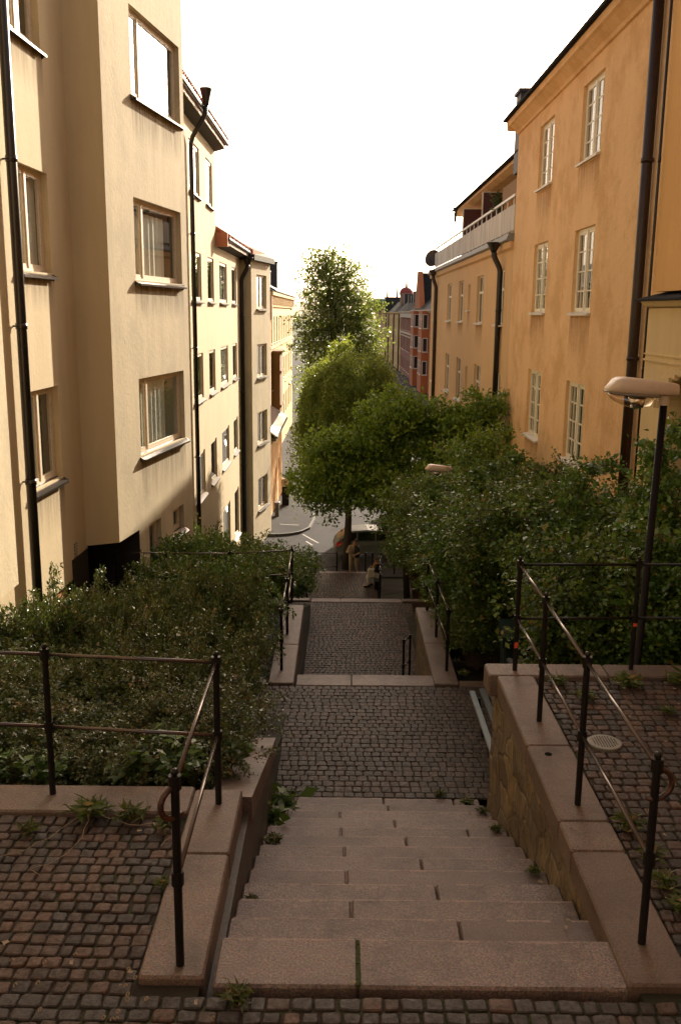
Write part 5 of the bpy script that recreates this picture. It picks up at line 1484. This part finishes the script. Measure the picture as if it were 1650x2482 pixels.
upper = {'waist': P(.01, .02, 1.04, .125), 'chest': P(.03, -.06, 1.24, .145), 'neck': P(.07, -.10, 1.40, .052), 'head0': P(.10, -.13, 1.49, .085), 'head1': P(.11, -.14, 1.60, .08),
         'shL': P(-.15, -.08, 1.29, .066), 'elL': P(-.30, -.24, 1.03, .05), 'wrL': P(-.12, -.42, 1.16, .033), 'shR': P(.21, -.08, 1.29, .066), 'elR': P(.26, -.26, 1.0, .05), 'wrR': P(.10, -.42, .98, .033)}
ue = [('pelvis', 'waist'), ('waist', 'chest'), ('chest', 'neck'), ('neck', 'head0'), ('head0', 'head1'), ('chest', 'shL'), ('shL', 'elL'), ('elL', 'wrL'), ('chest', 'shR'), ('shR', 'elR'), ('elR', 'wrR')]
bp = dict(legs); bp.update(upper); be_ = le+ue
hand(bp, be_, 'wrL', 'L', (.3, -.5, .6), .4, S); hand(bp, be_, 'wrR', 'R', (-.5, -.6, -.1), .4, S)
skin_mesh('body', bp, be_, M['skin'], p1, sub=1)
tr = {k: (*v[:3], v[3]*1.18+.004) for k, v in legs.items() if not k.startswith('toe')}
skin_mesh('trousers', tr, [e for e in le if 'toe' not in e[1]], M['khaki'], p1)
sh_ = {}
for k in 'LR':
    a, t = legs['ank'+k], legs['toe'+k]; mb = MB(); mb.tube([(a[0], a[1]+.06, pz0+.03), (a[0], a[1], pz0+.045), (t[0], t[1], pz0+.03)], [.035, .045, .032], 8); mb.build('shoe', M['black'], p1, smooth=True)
jk = {'pelvis': (*bp['pelvis'][:3], .125), 'waist': (*bp['waist'][:3], .132), 'chest': (*bp['chest'][:3], .145)}
for k in 'LR':
    for j in ('sh', 'el', 'wr'): v = bp[j+k]; jk[j+k] = (*v[:3], v[3]*1.28)
skin_mesh('jacket', jk, [('pelvis', 'waist'), ('waist', 'chest')] + [(a, b) for k in 'LR' for a, b in (('chest', 'sh'+k), ('sh'+k, 'el'+k), ('el'+k, 'wr'+k))], M['tan'], p1)
mb = MB(); q = P(.14, -.24, 1.02, 0)
mb.tube([P(.12, -.15, 1.36, 0)[:3], P(.19, -.19, 1.18, 0)[:3], P(.19, -.16, .95, 0)[:3], P(.16, -.10, .76, 0)[:3]], [.05, .105, .12, .05], 10)
tag(mb.build('dark_vest', M['black'], p1, smooth=True))
face(p1, P(.105, -.135, 1.55, 0)[:3], .088*S, (-.75, -.55, -.35), 'short', 'hairBr')

# seated person on a bench at the right edge of the lower landing
px0, py0, pz0 = 1.20, 31.9, -6.62
p2 = empty('person', (px0, py0, pz0), 0, 'seated person in white trousers and dark top holding a pale bag on the lower landing', 'person')
def P(x, y, z, r): return (px0 + x*S, py0 + y*S, pz0 + z*S, r*S)
legs = {'pelvis': P(.14, .05, .52, .125), 'hipL': P(.10, -.03, .51, .10), 'kneeL': P(-.28, -.10, .52, .072), 'ankL': P(-.22, -.14, .10, .05), 'toeL': P(-.44, -.2, .04, .036),
        'hipR': P(.12, .15, .51, .10), 'kneeR': P(-.25, .16, .50, .072), 'ankR': P(-.08, .10, .10, .05), 'toeR': P(-.30, .06, .04, .036)}
le = [('pelvis', 'hipL'), ('hipL', 'kneeL'), ('kneeL', 'ankL'), ('ankL', 'toeL'), ('pelvis', 'hipR'), ('hipR', 'kneeR'), ('kneeR', 'ankR'), ('ankR', 'toeR')]
upper = {'waist': P(.17, .05, .68, .12), 'chest': P(.16, .05, .92, .14), 'neck': P(.12, .04, 1.10, .052), 'head0': P(.09, .03, 1.18, .085), 'head1': P(.08, .02, 1.28, .08),
         'shL': P(.12, -.13, 1.0, .065), 'elL': P(.06, -.22, .76, .05), 'wrL': P(-.10, -.10, .68, .032), 'shR': P(.16, .23, 1.0, .065), 'elR': P(.10, .28, .76, .05), 'wrR': P(-.08, .12, .68, .032)}
bp = dict(legs); bp.update(upper); be_ = le+ue
hand(bp, be_, 'wrL', 'L', (-.8, .5, -.2), .5, S); hand(bp, be_, 'wrR', 'R', (-.8, -.4, -.2), .5, S)
skin_mesh('body', bp, be_, M['skin'], p2, sub=1)
skin_mesh('trousers', {k: (*v[:3], v[3]*1.18+.004) for k, v in legs.items() if not k.startswith('toe')}, [e for e in le if 'toe' not in e[1]], M['whitecloth'], p2)
for k in 'LR':
    a, t = legs['ank'+k], legs['toe'+k]; mb = MB(); mb.tube([(a[0]+.05, a[1], pz0+.035), (a[0], a[1], pz0+.05), (t[0], t[1], pz0+.032)], [.036, .046, .034], 8); mb.build('shoe', M['black'], p2, smooth=True)
jk = {'pelvis': (*bp['pelvis'][:3], .125), 'waist': (*bp['waist'][:3], .125), 'chest': (*bp['chest'][:3], .135)}
for k in 'LR':
    for j in ('sh', 'el', 'wr'): v = bp[j+k]; jk[j+k] = (*v[:3], v[3]*1.25)
skin_mesh('jacket', jk, [('pelvis', 'waist'), ('waist', 'chest')] + [(a, b) for k in 'LR' for a, b in (('chest', 'sh'+k), ('sh'+k, 'el'+k), ('el'+k, 'wr'+k))], M['black'], p2)
mb = MB(); mb.tube([P(.10, .0, 1.08, 0)[:3], P(.02, -.04, .95, 0)[:3], P(.0, -.05, .78, 0)[:3]], [.05, .06, .05], 8); mb.build('scarf', M['scarf'], p2, smooth=True)
face(p2, P(.085, .02, 1.23, 0)[:3], .088*S, (-.8, -.5, -.25), 'short', 'hairGr')
bg = empty('shoulder_bag', P(-.12, -.1, .55, 0)[:3], 0, 'pale canvas bag on the lap of the seated person', 'bag')
mb = MB(); a = P(-.12, -.13, .64, 0)
mb.cbox(a[0]-.13, a[0]+.17, a[1]-.07, a[1]+.05, a[2]-.12, a[2]+.17, .035); mb.build('bag_body', M['canvas'], bg)
mb = MB(); mb.tube([(a[0]-.08, a[1], a[2]+.16), (a[0]-.02, a[1], a[2]+.27), (a[0]+.1, a[1], a[2]+.16)], .012, 6); mb.build('strap', M['canvas'], bg)
sb_ = empty('park_bench', (1.32, 31.9, -6.62), 0, 'dark bench under the seated person by the lower landing railing', 'bench')
mb = MB(); mb.cbox(1.18, 1.42, 31.4, 32.6, -6.32, -6.285, .01); mb.build('seat', M['benchDark'], sb_)
for y in (31.5, 32.5):
    mb = MB(); mb.box(1.22, 1.40, y-.02, y+.02, -6.65, -6.32); mb.build('leg', M['iron'], sb_)

# ------------------------------------------------------------------ trees
# weeping tree by the street
wx, wy = .25, 35.6
def weeping():
    P_ = []; RN = []; mb = MB()
    for bgh in range(62):
        az = random.uniform(0, 2*PI); rr = math.sqrt(random.random())
        ax = wx+.12+math.cos(az)*rr*1.95; ay = wy+1.2+math.sin(az)*rr*1.8
        az_top = 1.35 - 2.1*rr**2.0 + random.uniform(-.75, .35)
        btint = random.uniform(.1, .9) if az_top > .2 else random.uniform(.05, .6)
        low = -5.35 if ax < wx-.7 else -4.5
        for k_ in range(random.randint(14, 26)):
            a2 = az + random.gauss(0, .9); reach = random.uniform(.12, .62)
            ox, oy = math.cos(a2)*reach, math.sin(a2)*reach
            x = ax+random.gauss(0, .16); y = ay+random.gauss(0, .16); ztop = az_top+random.gauss(0, .14)
            ln = random.uniform(.45, 1.7) + 1.7*rr*random.random()
            if x < wx-.9: ln += random.uniform(0, 1.5)
            zb = max(ztop-ln, low+random.uniform(0, .9))
            n_ = int((ztop-zb)*24)+4
            for j in range(n_):
                t = j/n_; q = 1-(1-min(1, t*1.8))**2
                P_.append((x+ox*q+random.gauss(0, .03), y+oy*q+random.gauss(0, .03), ztop+.22*math.sin(min(t*5, PI))-(ztop-zb)*t*(.35+.65*t)))
                RN.append(min(1, max(0, random.gauss(btint+.15*(1-t), .14))))
    return np.array(P_), np.array(RN)
ex = weeping()
blobs = [(wx+.05, wy+1.1, -1.5, 1.35, 1.4, 1.7), (wx+.9, wy+1.2, -1.7, 1.25, 1.3, 1.6), (wx-.65, wy+1.0, -2.2, 1.0, 1.2, 1.6), (wx, wy+.8, -3.2, 1.5, 1.2, 1.2)]
tree('weeping_tree', (wx, wy, STREET), ([(wx, wy, STREET-.1), (wx+.02, wy, -6.2), (wx+.06, wy+.05, -5.0), (wx+.0, wy+.4, -3.0), (wx, wy+.9, -1.2)], .20), blobs, 800, 30, .17, .115, M['leafWil'],
     'weeping tree with hanging yellow green twigs at the foot of the stairs', extra=ex, updir=.2, aspect=.42)
# tall birch further down the street
bx_, by_ = -.4, 58.
bb = [(-1.0, 58, 4.6, 1.6, 1.5, 1.7), (-.6, 58, 2.9, 2.3, 2.0, 1.5), (.5, 58, 3.3, 1.5, 1.5, 1.4), (-1.6, 58, 1.2, 1.4, 1.5, 1.6), (0.1, 58, 1.0, 2.1, 1.7, 1.6), (1.35, 58, 1.3, 1.15, 1.2, 1.5), (-.4, 58, -1.0, 2.3, 1.8, 1.6), (-1.1, 58, 5.7, .8, .8, .8), (.3, 58, 5.0, .8, .8, .9)]
tree('birch_tree', (bx_, by_, STREET), ([(bx_, by_, STREET-.1), (bx_, by_, -4), (bx_+.1, by_, -1), (bx_-.2, by_, 2.0), (bx_-.5, by_, 5.2)], .24), bb, 1500, 15, .22, .18, M['leafBir'],
     'tall loose crowned tree against the white sky at the end of the stairway', updir=.15, shell=.25, limbs=16, spray=(240, .4, 1.1))
# dense tree in the middle right
rb = random.Random(9); db = []
masses = [((.35, 28.3, -1.5), (1.35, 1.0, 1.7), 20), ((1.5, 28.2, -.65), (1.3, 1.0, 1.15), 14), ((1.6, 27.8, -2.6), (1.5, 1.0, 1.1), 14), ((3.0, 27.7, -1.1), (1.0, .9, 1.3), 12), ((3.95, 27.4, -.55), (.7, .8, 1.1), 9), ((-.45, 28.4, -2.3), (.8, .8, 1.0), 8), ((2.9, 28.0, -3.4), (.9, .9, 1.0), 8), ((2.5, 28.0, -.35), (1.0, .8, .75), 11), ((2.4, 28.0, -1.8), (.9, .8, .8), 7)]
for c_, r_, n_ in masses:
    k = 0
    while k < n_:
        d = Vector((rb.gauss(0, 1), rb.gauss(0, 1), rb.gauss(0, 1))).normalized()*rb.uniform(.3, 1.0)
        q = rb.uniform(.30, .72); k += 1
        x, y, z = c_[0]+d.x*r_[0], c_[1]+d.y*r_[1], c_[2]+d.z*r_[2]
        if x < 1.6: z = max(z, -3.7+q*.8)
        x = max(x, -1.75+q)
        db.append((x, y, z, q*1.15, q, q*.68))
tree('maple_tree', (2.1, 28.4, -6.0), ([(2.15, 28.4, -6.2), (2.05, 28.4, -4.9), (1.85, 28.4, -3.8), (1.6, 28.3, -2.6)], .12), db, 2000, 28, .15, .125, M['leafDark'],
     'dense dark green tree in the centre, in front of the weeping one', updir=.2, limbs=12, shell=.45, spray=(260, .25, .7))
db = [(3.3, 22.5, -1.2, 1.0, 1.0, 1.1), (2.5, 22.4, -1.9, 1.0, 1.0, 1.0), (4.0, 22.6, -1.7, .7, .9, 1.0), (3.0, 22.2, -2.8, 1.3, 1.1, .9), (3.6, 22.5, -.4, .6, .6, .6)]
tree('small_tree', (3.1, 22.5, -4.3), ([(3.1, 22.5, -4.5), (3.15, 22.5, -3.2), (3.2, 22.5, -2.2), (3.25, 22.5, -1.2)], .06), db, 800, 24, .13, .10, M['leafDark'],
     'smaller leafy tree against the foot of the light ochre building', updir=.45, limbs=8, shell=.5, spray=(110, .2, .6))
db = [(-.0, 31.2, -4.3, .8, .8, .8), (2.9, 31.5, -4.6, 1.2, 1.1, 1.2), (3.5, 31.0, -4.0, 1.0, 1.0, 1.2)]
tree('small_tree', (2.6, 31.8, -6.6), ([(2.6, 31.8, -6.8), (2.6, 31.8, -5.6), (2.5, 31.7, -4.8), (2.4, 31.6, -4.2)], .06), db[1:], 300, 22, .14, .09, M['leafDark'],
     'low dark tree behind the railing of the lower landing', updir=.45, limbs=6, shell=.5)

# ------------------------------------------------------------------ shrubs
def ground_left(x, y): return lerp_profile(PL, y)
cot = make_shrub('cotoneaster_shrub', .75, .72, 150, 105, .0245, M['leafCot'], aspect=.52, arch=.55, up=.5, spread=.016, twigs=4, rsize=.005)
kids = children(cot)
spots = []; labels = []
where = [(-1.15, 6.15, 'by the corner post of the near left railing'), (-2.0, 6.25, 'behind the middle of the near left railing'), (-2.85, 6.3, 'at the left picture edge behind the near railing'),
         (-1.28, 7.0, 'spilling over the sloping coping'), (-1.9, 7.3, 'in the second row of the left bed'), (-2.8, 7.4, 'in the second row by the left edge'),
         (-1.5, 8.3, 'whose shoots reach over the upper landing'), (-2.1, 8.5, 'in the middle of the left bed'), (-3.1, 8.6, 'near the foot of the black downpipe'),
         (-1.62, 9.6, 'close above the upper landing'), (-2.3, 9.8, 'in front of the orange hatch'), (-3.3, 9.9, 'against the plinth under the vent'),
         (-1.62, 11.2, 'beside the left coping of the second flight'), (-2.3, 11.5, 'below the oblique bay'), (-3.2, 11.3, 'in front of the dark doorway')]
for i, (x, y, w) in enumerate(where):
    topz = .28 - .13*(y-5.6)
    if y > 9: topz += .14
    if x > -1.4 and y > 6.5: topz -= .16
    if x < -2.7 and y > 8: topz -= .22
    gz = ground_left(x, y)
    h = max(.36, (topz-gz)*random.uniform(.72, 1.2))
    spots.append((x, y, gz, random.uniform(.95, 1.25) if y < 9 else 1.15, h/.70)); labels.append('small leaved brownish green bush ' + w)
place_copies(cot, kids, spots, labels, 'bush', 'low bushes in the left bed')
cot2 = make_shrub('glossy_shrub', .8, 1.05, 130, 46, .05, M['leafHedge'], aspect=.5, arch=.3, up=.4, spread=.03, twigs=4)
kids = children(cot2)
spots = [(-1.62, 12.6, -1.75, .95, .85), (-2.4, 13.0, -1.75, 1.0, .78), (-3.2, 12.9, -1.75, .9, .62), (-1.6, 13.9, -1.8, .9, .95), (-2.6, 14.2, -1.8, .9, .92), (-3.35, 10.6, -1.6, .8, .68),
         (-1.4, 15.8, -2.2, 1.0, 1.05), (-2.5, 16.0, -2.3, 1.0, 1.3), (-3.4, 16.2, -2.3, 1.0, 1.3), (-1.25, 18.2, -2.95, 1.0, 1.05), (-2.3, 18.8, -3.1, 1.2, 1.4), (-3.3, 19.5, -3.3, 1.2, 1.6),
         (-1.7, 21.5, -3.9, 1.2, 1.35), (-1.65, 25.5, -5.1, 1.3, 1.4), (-2.8, 24.5, -4.9, 1.3, 1.5), (-1.85, 29.5, -6.3, 1.2, 1.3), (-2.7, 32.5, -6.8, 1.2, 1.4), (1.85, 11.75, -1.7, .62, .85), (1.95, 12.8, -2.0, .7, 1.0), (1.85, 13.9, -2.4, .65, 1.1)]
w = ['right of the left coping railing', 'under the corner of the oblique bay', 'at the wall beneath the oblique bay', 'at the back railing of the left bed', 'against the back railing below the cream wall', 'at the foot of the trap on the downpipe',
     'below the back railing by the second flight', 'below the back railing in mid bed', 'below the back railing by the cream wall', 'left of the middle landing', 'left of the middle landing, farther from it', 'at the base of the sunlit cream wall',
     'beside the kerb of the third flight', 'halfway down beside the third flight', 'halfway down against the cream wall', 'beside the left rail of the lower landing', 'at the street end below the corner bay', 'between the right coping of the second flight and the litter bin', 'behind the middle post of the short right railing', 'at the far end of the short right railing']
place_copies(cot2, kids, spots, ['dark glossy shrub ' + x for x in w], 'shrub', 'glossy shrubs on the slope beside the stairway')
hed = make_shrub('hedge_shrub', .98, 3.2, 190, 62, .058, M['leafHedge'], aspect=.6, arch=.22, up=.4, spread=.05, twigs=5, rsize=.012)
kids = children(hed)
spots = [(2.15, 11.9, -1.7, .85, .80), (2.75, 9.3, -1.65, .9, .82), (3.75, 9.0, -1.65, 1.0, .95), (4.35, 8.4, -1.65, .9, 1.12), (2.9, 11.0, -1.7, .95, .84), (3.9, 10.8, -1.7, 1.0, .84),
         (2.1, 13.3, -2.2, .9, .85), (3.1, 13.0, -2.0, 1.0, .86), (4.2, 12.8, -2.0, 1.0, .84), (2.3, 15.2, -2.7, 1.05, .9), (3.5, 15.2, -2.7, 1.1, .92), (4.4, 15.8, -2.8, 1.0, .9),
         (2.2, 17.6, -3.1, 1.1, .88), (3.5, 18.0, -3.1, 1.2, 1.0), (4.4, 19.2, -3.2, 1.0, 1.05), (2.3, 20.2, -3.4, 1.1, .95), (3.4, 20.6, -3.6, 1.1, 1.0), (2.2, 23.5, -4.5, 1.1, 1.0), (3.8, 25.0, -4.9, 1.2, 1.15), (2.5, 26.0, -5.2, 1.1, 1.0), (1.95, 19.3, -3.3, .8, .93)]
w = ['left end of the hedge beside the litter bin', 'behind the right plaza railing', 'behind the lamp pole', 'at the right picture edge with high shoots', 'right behind the bin', 'in the middle of the right hedge',
     'beside the right coping of the second flight', 'under the lower row of the nearer white windows', 'below the dark brown downpipe', 'in the second rank beside the coping', 'in the second rank below the large ochre wall', 'against the large ochre wall',
     'beside the middle landing', 'on the slope right of the middle landing', 'at the foot of the corner of the large ochre wall', 'under the farther lamp head', 'behind the farther lamp', 'right of the third flight', 'below the terrace building', 'at the maple trunk', 'just in front of the farther lamp head']
place_copies(hed, kids, spots, ['leafy green hedge shrub ' + x for x in w], 'shrub', 'shrubs of the right hand hedge')
# long shoots at the right
sht = make_shrub('tall_shoot_shrub', .55, 3.5, 26, 90, .06, M['leafHedge'], aspect=.6, arch=.08, up=.4, spread=.06, twigs=7, rsize=.012)
place_copies(sht, children(sht), [(3.35, 9.6, -1.65, 1.0, 1.04), (3.0, 8.6, -1.65, .9, .80), (4.2, 9.4, -1.65, 1.0, 1.02), (2.2, 14.2, -2.4, 1.0, .95), (2.75, 11.6, -1.7, 1.0, .86), (4.0, 12.0, -1.8, 1.0, .80), (1.9, 17.0, -3.0, .9, .86), (2.9, 18.6, -3.1, 1.0, .95)],
             ['tall thin shoots rising past the lamp pole', 'shoots leaning over the back railing of the right plaza', 'tall leafy shoots before the arched entrance', 'upright shoots beside the second flight railing', 'loose shoots above the hedge behind the bin', 'loose shoots under the nearer white windows', 'arching shoots right of the middle landing', 'leafy shoots before the farther lamp head'], 'shrub', 'long shoots in the right hedge')

# herbs and weeds ------------------------------------------------------
def herb(name, n, leaves, r, ls, mat, up=.75, aspect=.5, rise=.12):
    root = empty(name); P_ = []; A = []; RN = []; mb = MB()
    for i in range(n):
        az = random.uniform(0, 2*PI); rr = r*random.random()
        x, y = math.cos(az)*rr, math.sin(az)*rr; h = rise*random.uniform(.5, 1.2)
        mb.tube([(x*.4, y*.4, 0), (x*.8, y*.8, h*.6), (x, y, h)], .0022, 4, cap=False)
        t = random.random()
        for j in range(leaves):
            a2 = random.uniform(0, 2*PI); f = random.uniform(.3, 1)
            P_.append((x*(.4+.6*f), y*(.4+.6*f), h*f)); A.append((math.cos(a2), math.sin(a2), random.uniform(-.25, .5))); RN.append(min(1, max(0, random.gauss(t, .15))))
    link('stem', mb.mesh('stem'), M['leafGrass'], root)
    link('foliage', leaf_mesh('foliage', P_, ls*RNG.uniform(.6, 1.3, len(P_)), RN, aspect=aspect, updir=up, axis=A, axisw=.85, fold=.06), mat, root)
    return root
hb = herb('nettle_plant', 16, 10, .24, .085, M['leafHerb'], aspect=.55, rise=.26)
sp = [(-.98, 5.62, -.12, 1.0, 1.0), (-1.35, 5.65, -.14, 1.0, 1.05), (-.78, 6.1, -.28, .9, 1.0), (-1.9, 5.62, -.14, .8, .8), (-2.7, 5.7, -.15, .9, .8), (-2.3, 5.6, -.14, .7, .7)]
place_copies(hb, children(hb), sp, ['broad leaved nettles by the corner post of the left railing', 'broad leaved nettles left of the corner post', 'broad leaves drooping over the sloping coping', 'low nettles behind the long left coping', 'low nettles at the left picture edge', 'small nettles under the low bushes'], 'plant', 'broad leaved herbs at the edge of the left bed')
dk = herb('dock_plant', 9, 5, .16, .15, M['leafHerb'], aspect=.42, rise=.20, up=.6)
sp = [(-.46, 7.15, -1.26, 1.0, 1.2), (-.50, 6.75, -1.13, .7, 1.0)]
place_copies(dk, children(dk), sp, ['dark dock plant growing where the left wall meets the lower steps', 'smaller dock on the steps under the left wall'], 'plant', 'dock plants by the left wall')
wd = herb('weed_tuft', 22, 4, .11, .07, M['leafGrass'], aspect=.28, rise=.07, up=.5)
tz = lambda y: -.123*max(0, math.ceil((y-3.91)/.33))
sp = []; lb = []
for (x, y, z, s, l) in [(-1.45, 4.97, .0, 1.3, 'largest weed tuft before the long left coping'), (-1.2, 4.95, 0, 1.0, 'weed tuft left of the corner post base'), (-.98, 4.86, 0, .8, 'weeds beside the coping corner on the left'), (-1.75, 4.8, 0, .7, 'weeds at the left end of the coping'),
                      (-.9, 4.3, 0, .5, 'tiny weeds in the joint along the left coping'), (-.43, 3.50, -.01, .8, 'weed tuft at the left corner of the top step'),
                      (1.75, 7.05, 0, .9, 'weeds before the back coping of the right plaza'), (2.3, 7.0, 0, 1.3, 'grassy weeds before the second back post'), (2.75, 7.02, 0, 1.6, 'big grass tuft at the right edge by the back coping'), (1.9, 6.75, 0, .9, 'weeds in the cobbles near the back coping'), (2.45, 6.5, 0, .7, 'single weed tuft in the right cobbles'),
                      (1.68, 4.9, 0, 1.0, 'weeds beside the right railing post'), (1.72, 4.6, 0, .8, 'leafy weed against the right coping'), (1.7, 4.35, 0, .8, 'weeds near the nearest right post'), (1.72, 4.15, 0, .8, 'low weeds by the nearest right post foot'),
                      (1.17, 7.75, -1.47, .8, 'weed tuft at the bottom right of the near steps'), (.95, 7.92, -1.48, .6, 'weeds on the seam between steps and landing'), (1.22, 7.2, tz(7.2), .6, 'weeds in the wall angle low on the near steps'), (1.22, 6.5, tz(6.5), .55, 'weeds in the wall angle midway down the steps'), (1.22, 5.9, tz(5.9), .5, 'weeds in the wall angle higher on the steps'), (1.22, 5.2, tz(5.2), .5, 'weeds near the rubble wall upper steps'), (1.22, 4.6, tz(4.6), .5, 'topmost weeds in the rubble wall angle'),
                      (-.46, 6.1, tz(6.1), .8, 'weeds along the left wall midway down'), (-.47, 5.6, tz(5.6), .8, 'weeds along the left wall on the upper steps'), (-.48, 4.7, tz(4.7), .5, 'small weed at the left end of the third step'), (-.42, 7.9, -1.48, .6, 'weeds at the landing corner on the left'),
                      (1.6, 11.3, -1.65, .9, 'weeds on the kerb right of the second flight')]:
    sp.append((x, y, z, s, s)); lb.append(l)
place_copies(wd, children(wd), sp, lb, 'weed', 'weeds in the joints of the stairway')
# long dry runners on the left cobbles
mb = MB()
for pts in [[(-1.5, 4.95, .02), (-1.6, 4.7, .015), (-1.75, 4.55, .012), (-1.95, 4.48, .01)], [(-1.45, 4.95, .03), (-1.42, 4.72, .014), (-1.5, 4.5, .012), (-1.62, 4.42, .01), (-1.55, 4.37, .01)], [(-1.4, 4.96, .03), (-1.2, 4.85, .015), (-1.0, 4.88, .012)], [(-1.3, 5.1, .06), (-1.15, 5.12, .07), (-1.0, 5.0, .03)], [(-.95, 4.9, .02), (-.93, 4.75, .012), (-.97, 4.65, .01)]]:
    q = []
    for a_, b_ in zip(pts, pts[1:]):
        for t in (0, .33, .66): q.append((a_[0]+(b_[0]-a_[0])*t+random.gauss(0, .008), a_[1]+(b_[1]-a_[1])*t+random.gauss(0, .008), a_[2]+(b_[2]-a_[2])*t))
    mb.tube(q+[pts[-1]], .0020, 5)
tag(mb.build('dry_runner', M['litter']), 'pale dry runners trailing from the weeds over the left cobbles', 'stalks', kind='stuff')
mb = MB()
for i in range(130):
    q = random.random()
    if q < .45: x, y, z = random.gauss(-.95, .45), random.uniform(3.0, 3.75), .010
    elif q < .65: x, y, z = random.uniform(-2.6, 3.0), random.uniform(2.8, 5.0), .012
    elif q < .85: x, y, z = random.uniform(1.6, 2.8), random.uniform(4.2, 7.1), .012
    else:
        x, y = random.uniform(1.0, 1.25), random.uniform(4.0, 7.8); z = tz(y)+.004
    if -.55 < x < 1.3 and y > 3.58 and q < .65: continue
    a = random.uniform(0, PI); l = random.uniform(.006, .016); w_ = l*random.uniform(.4, .9)
    if q < .4:
        mb.tube([(x+.007*math.cos(2*PI*k/7), y+.008*math.sin(2*PI*k/7), z+.006+.004*math.sin(k)) for k in range(random.choice((5, 6, 8)))], .0032, 4)
    else:
        c, s = math.cos(a), math.sin(a)
        mb.add([(x+c*l-s*w_, y+s*l+c*w_, z+.006), (x-c*l-s*w_, y-s*l+c*w_, z+.010), (x-c*l+s*w_, y-s*l-c*w_, z+.006), (x+c*l+s*w_, y+s*l-c*w_, z+.011)], [(0, 1, 2, 3)])
tag(mb.build('leaf_litter', M['litter'], fix=False), 'fallen pale blossoms and leaf scraps scattered over the cobbles', 'litter', kind='stuff')

# ------------------------------------------------------------------ terrace plants
tp = herb('potted_plant', 16, 12, .35, .12, M['leafHerb'], rise=.7)
tp.location = (4.96, 31.6, 6.0); tag(tp, 'green trailing plant on the terrace rail beside the screens', 'plant')

# ------------------------------------------------------------------ sky, sun, camera
SUN_AZ, SUN_EL = R(20.5), R(19.0)
w = bpy.data.worlds.new('World'); scene.world = w; w.use_nodes = True
nt = w.node_tree
for n in list(nt.nodes): nt.nodes.remove(n)
out = nt.nodes.new('ShaderNodeOutputWorld'); bg_ = nt.nodes.new('ShaderNodeBackground')
sky = nt.nodes.new('ShaderNodeTexSky'); sky.sky_type = 'NISHITA'; sky.sun_disc = False
sky.sun_elevation = SUN_EL; sky.sun_rotation = SUN_AZ; sky.air_density = 1.0; sky.dust_density = 4.0; sky.ozone_density = 1.0
hs = nt.nodes.new('ShaderNodeHueSaturation'); hs.inputs['Saturation'].default_value = .4
nt.links.new(sky.outputs[0], hs.inputs['Color']); nt.links.new(mix(nt, hs.outputs[0], (1.0, .855, .72), 1.0, 'MULTIPLY'), bg_.inputs[0]); nt.links.new(bg_.outputs[0], out.inputs[0])
bg_.inputs[1].default_value = .12
sd = bpy.data.lights.new('sun', 'SUN'); sd.energy = 5.0; sd.angle = R(.53); sd.color = (1.0, .87, .68)
so = bpy.data.objects.new('sun', sd); COL.objects.link(so)
dirv = Vector((math.sin(SUN_AZ)*math.cos(SUN_EL), math.cos(SUN_AZ)*math.cos(SUN_EL), math.sin(SUN_EL)))
so.rotation_euler = dirv.to_track_quat('Z', 'Y').to_euler()

cd = bpy.data.cameras.new('camera'); cam = bpy.data.objects.new('camera', cd); COL.objects.link(cam)
cam.location = (0, 0, 2.9)
cam.rotation_euler = (Matrix.Rotation(R(90-12.08), 3, 'X') @ Matrix.Rotation(R(.57), 3, 'Z')).to_euler()
cd.sensor_fit = 'VERTICAL'; cd.sensor_height = 36.0; cd.lens = 36.0*2150/2359
cd.clip_start = .05; cd.clip_end = 4000
scene.camera = cam

# real-world size: the layout above is in units of 1.25 m
UNIT = 1.25
for o in list(scene.objects):
    if o.parent is None and o.type != 'LIGHT':
        o.location = Vector(o.location)*UNIT
        if o.type != 'CAMERA': o.scale = Vector(o.scale)*UNIT

scene.view_settings.view_transform = 'Standard'; scene.view_settings.look = 'None'
scene.view_settings.exposure = 1.15; scene.view_settings.gamma = 1.0
scene.render.engine = 'CYCLES'
scene.cycles.use_denoising = True
scene.cycles.max_bounces = 7; scene.cycles.transparent_max_bounces = 8
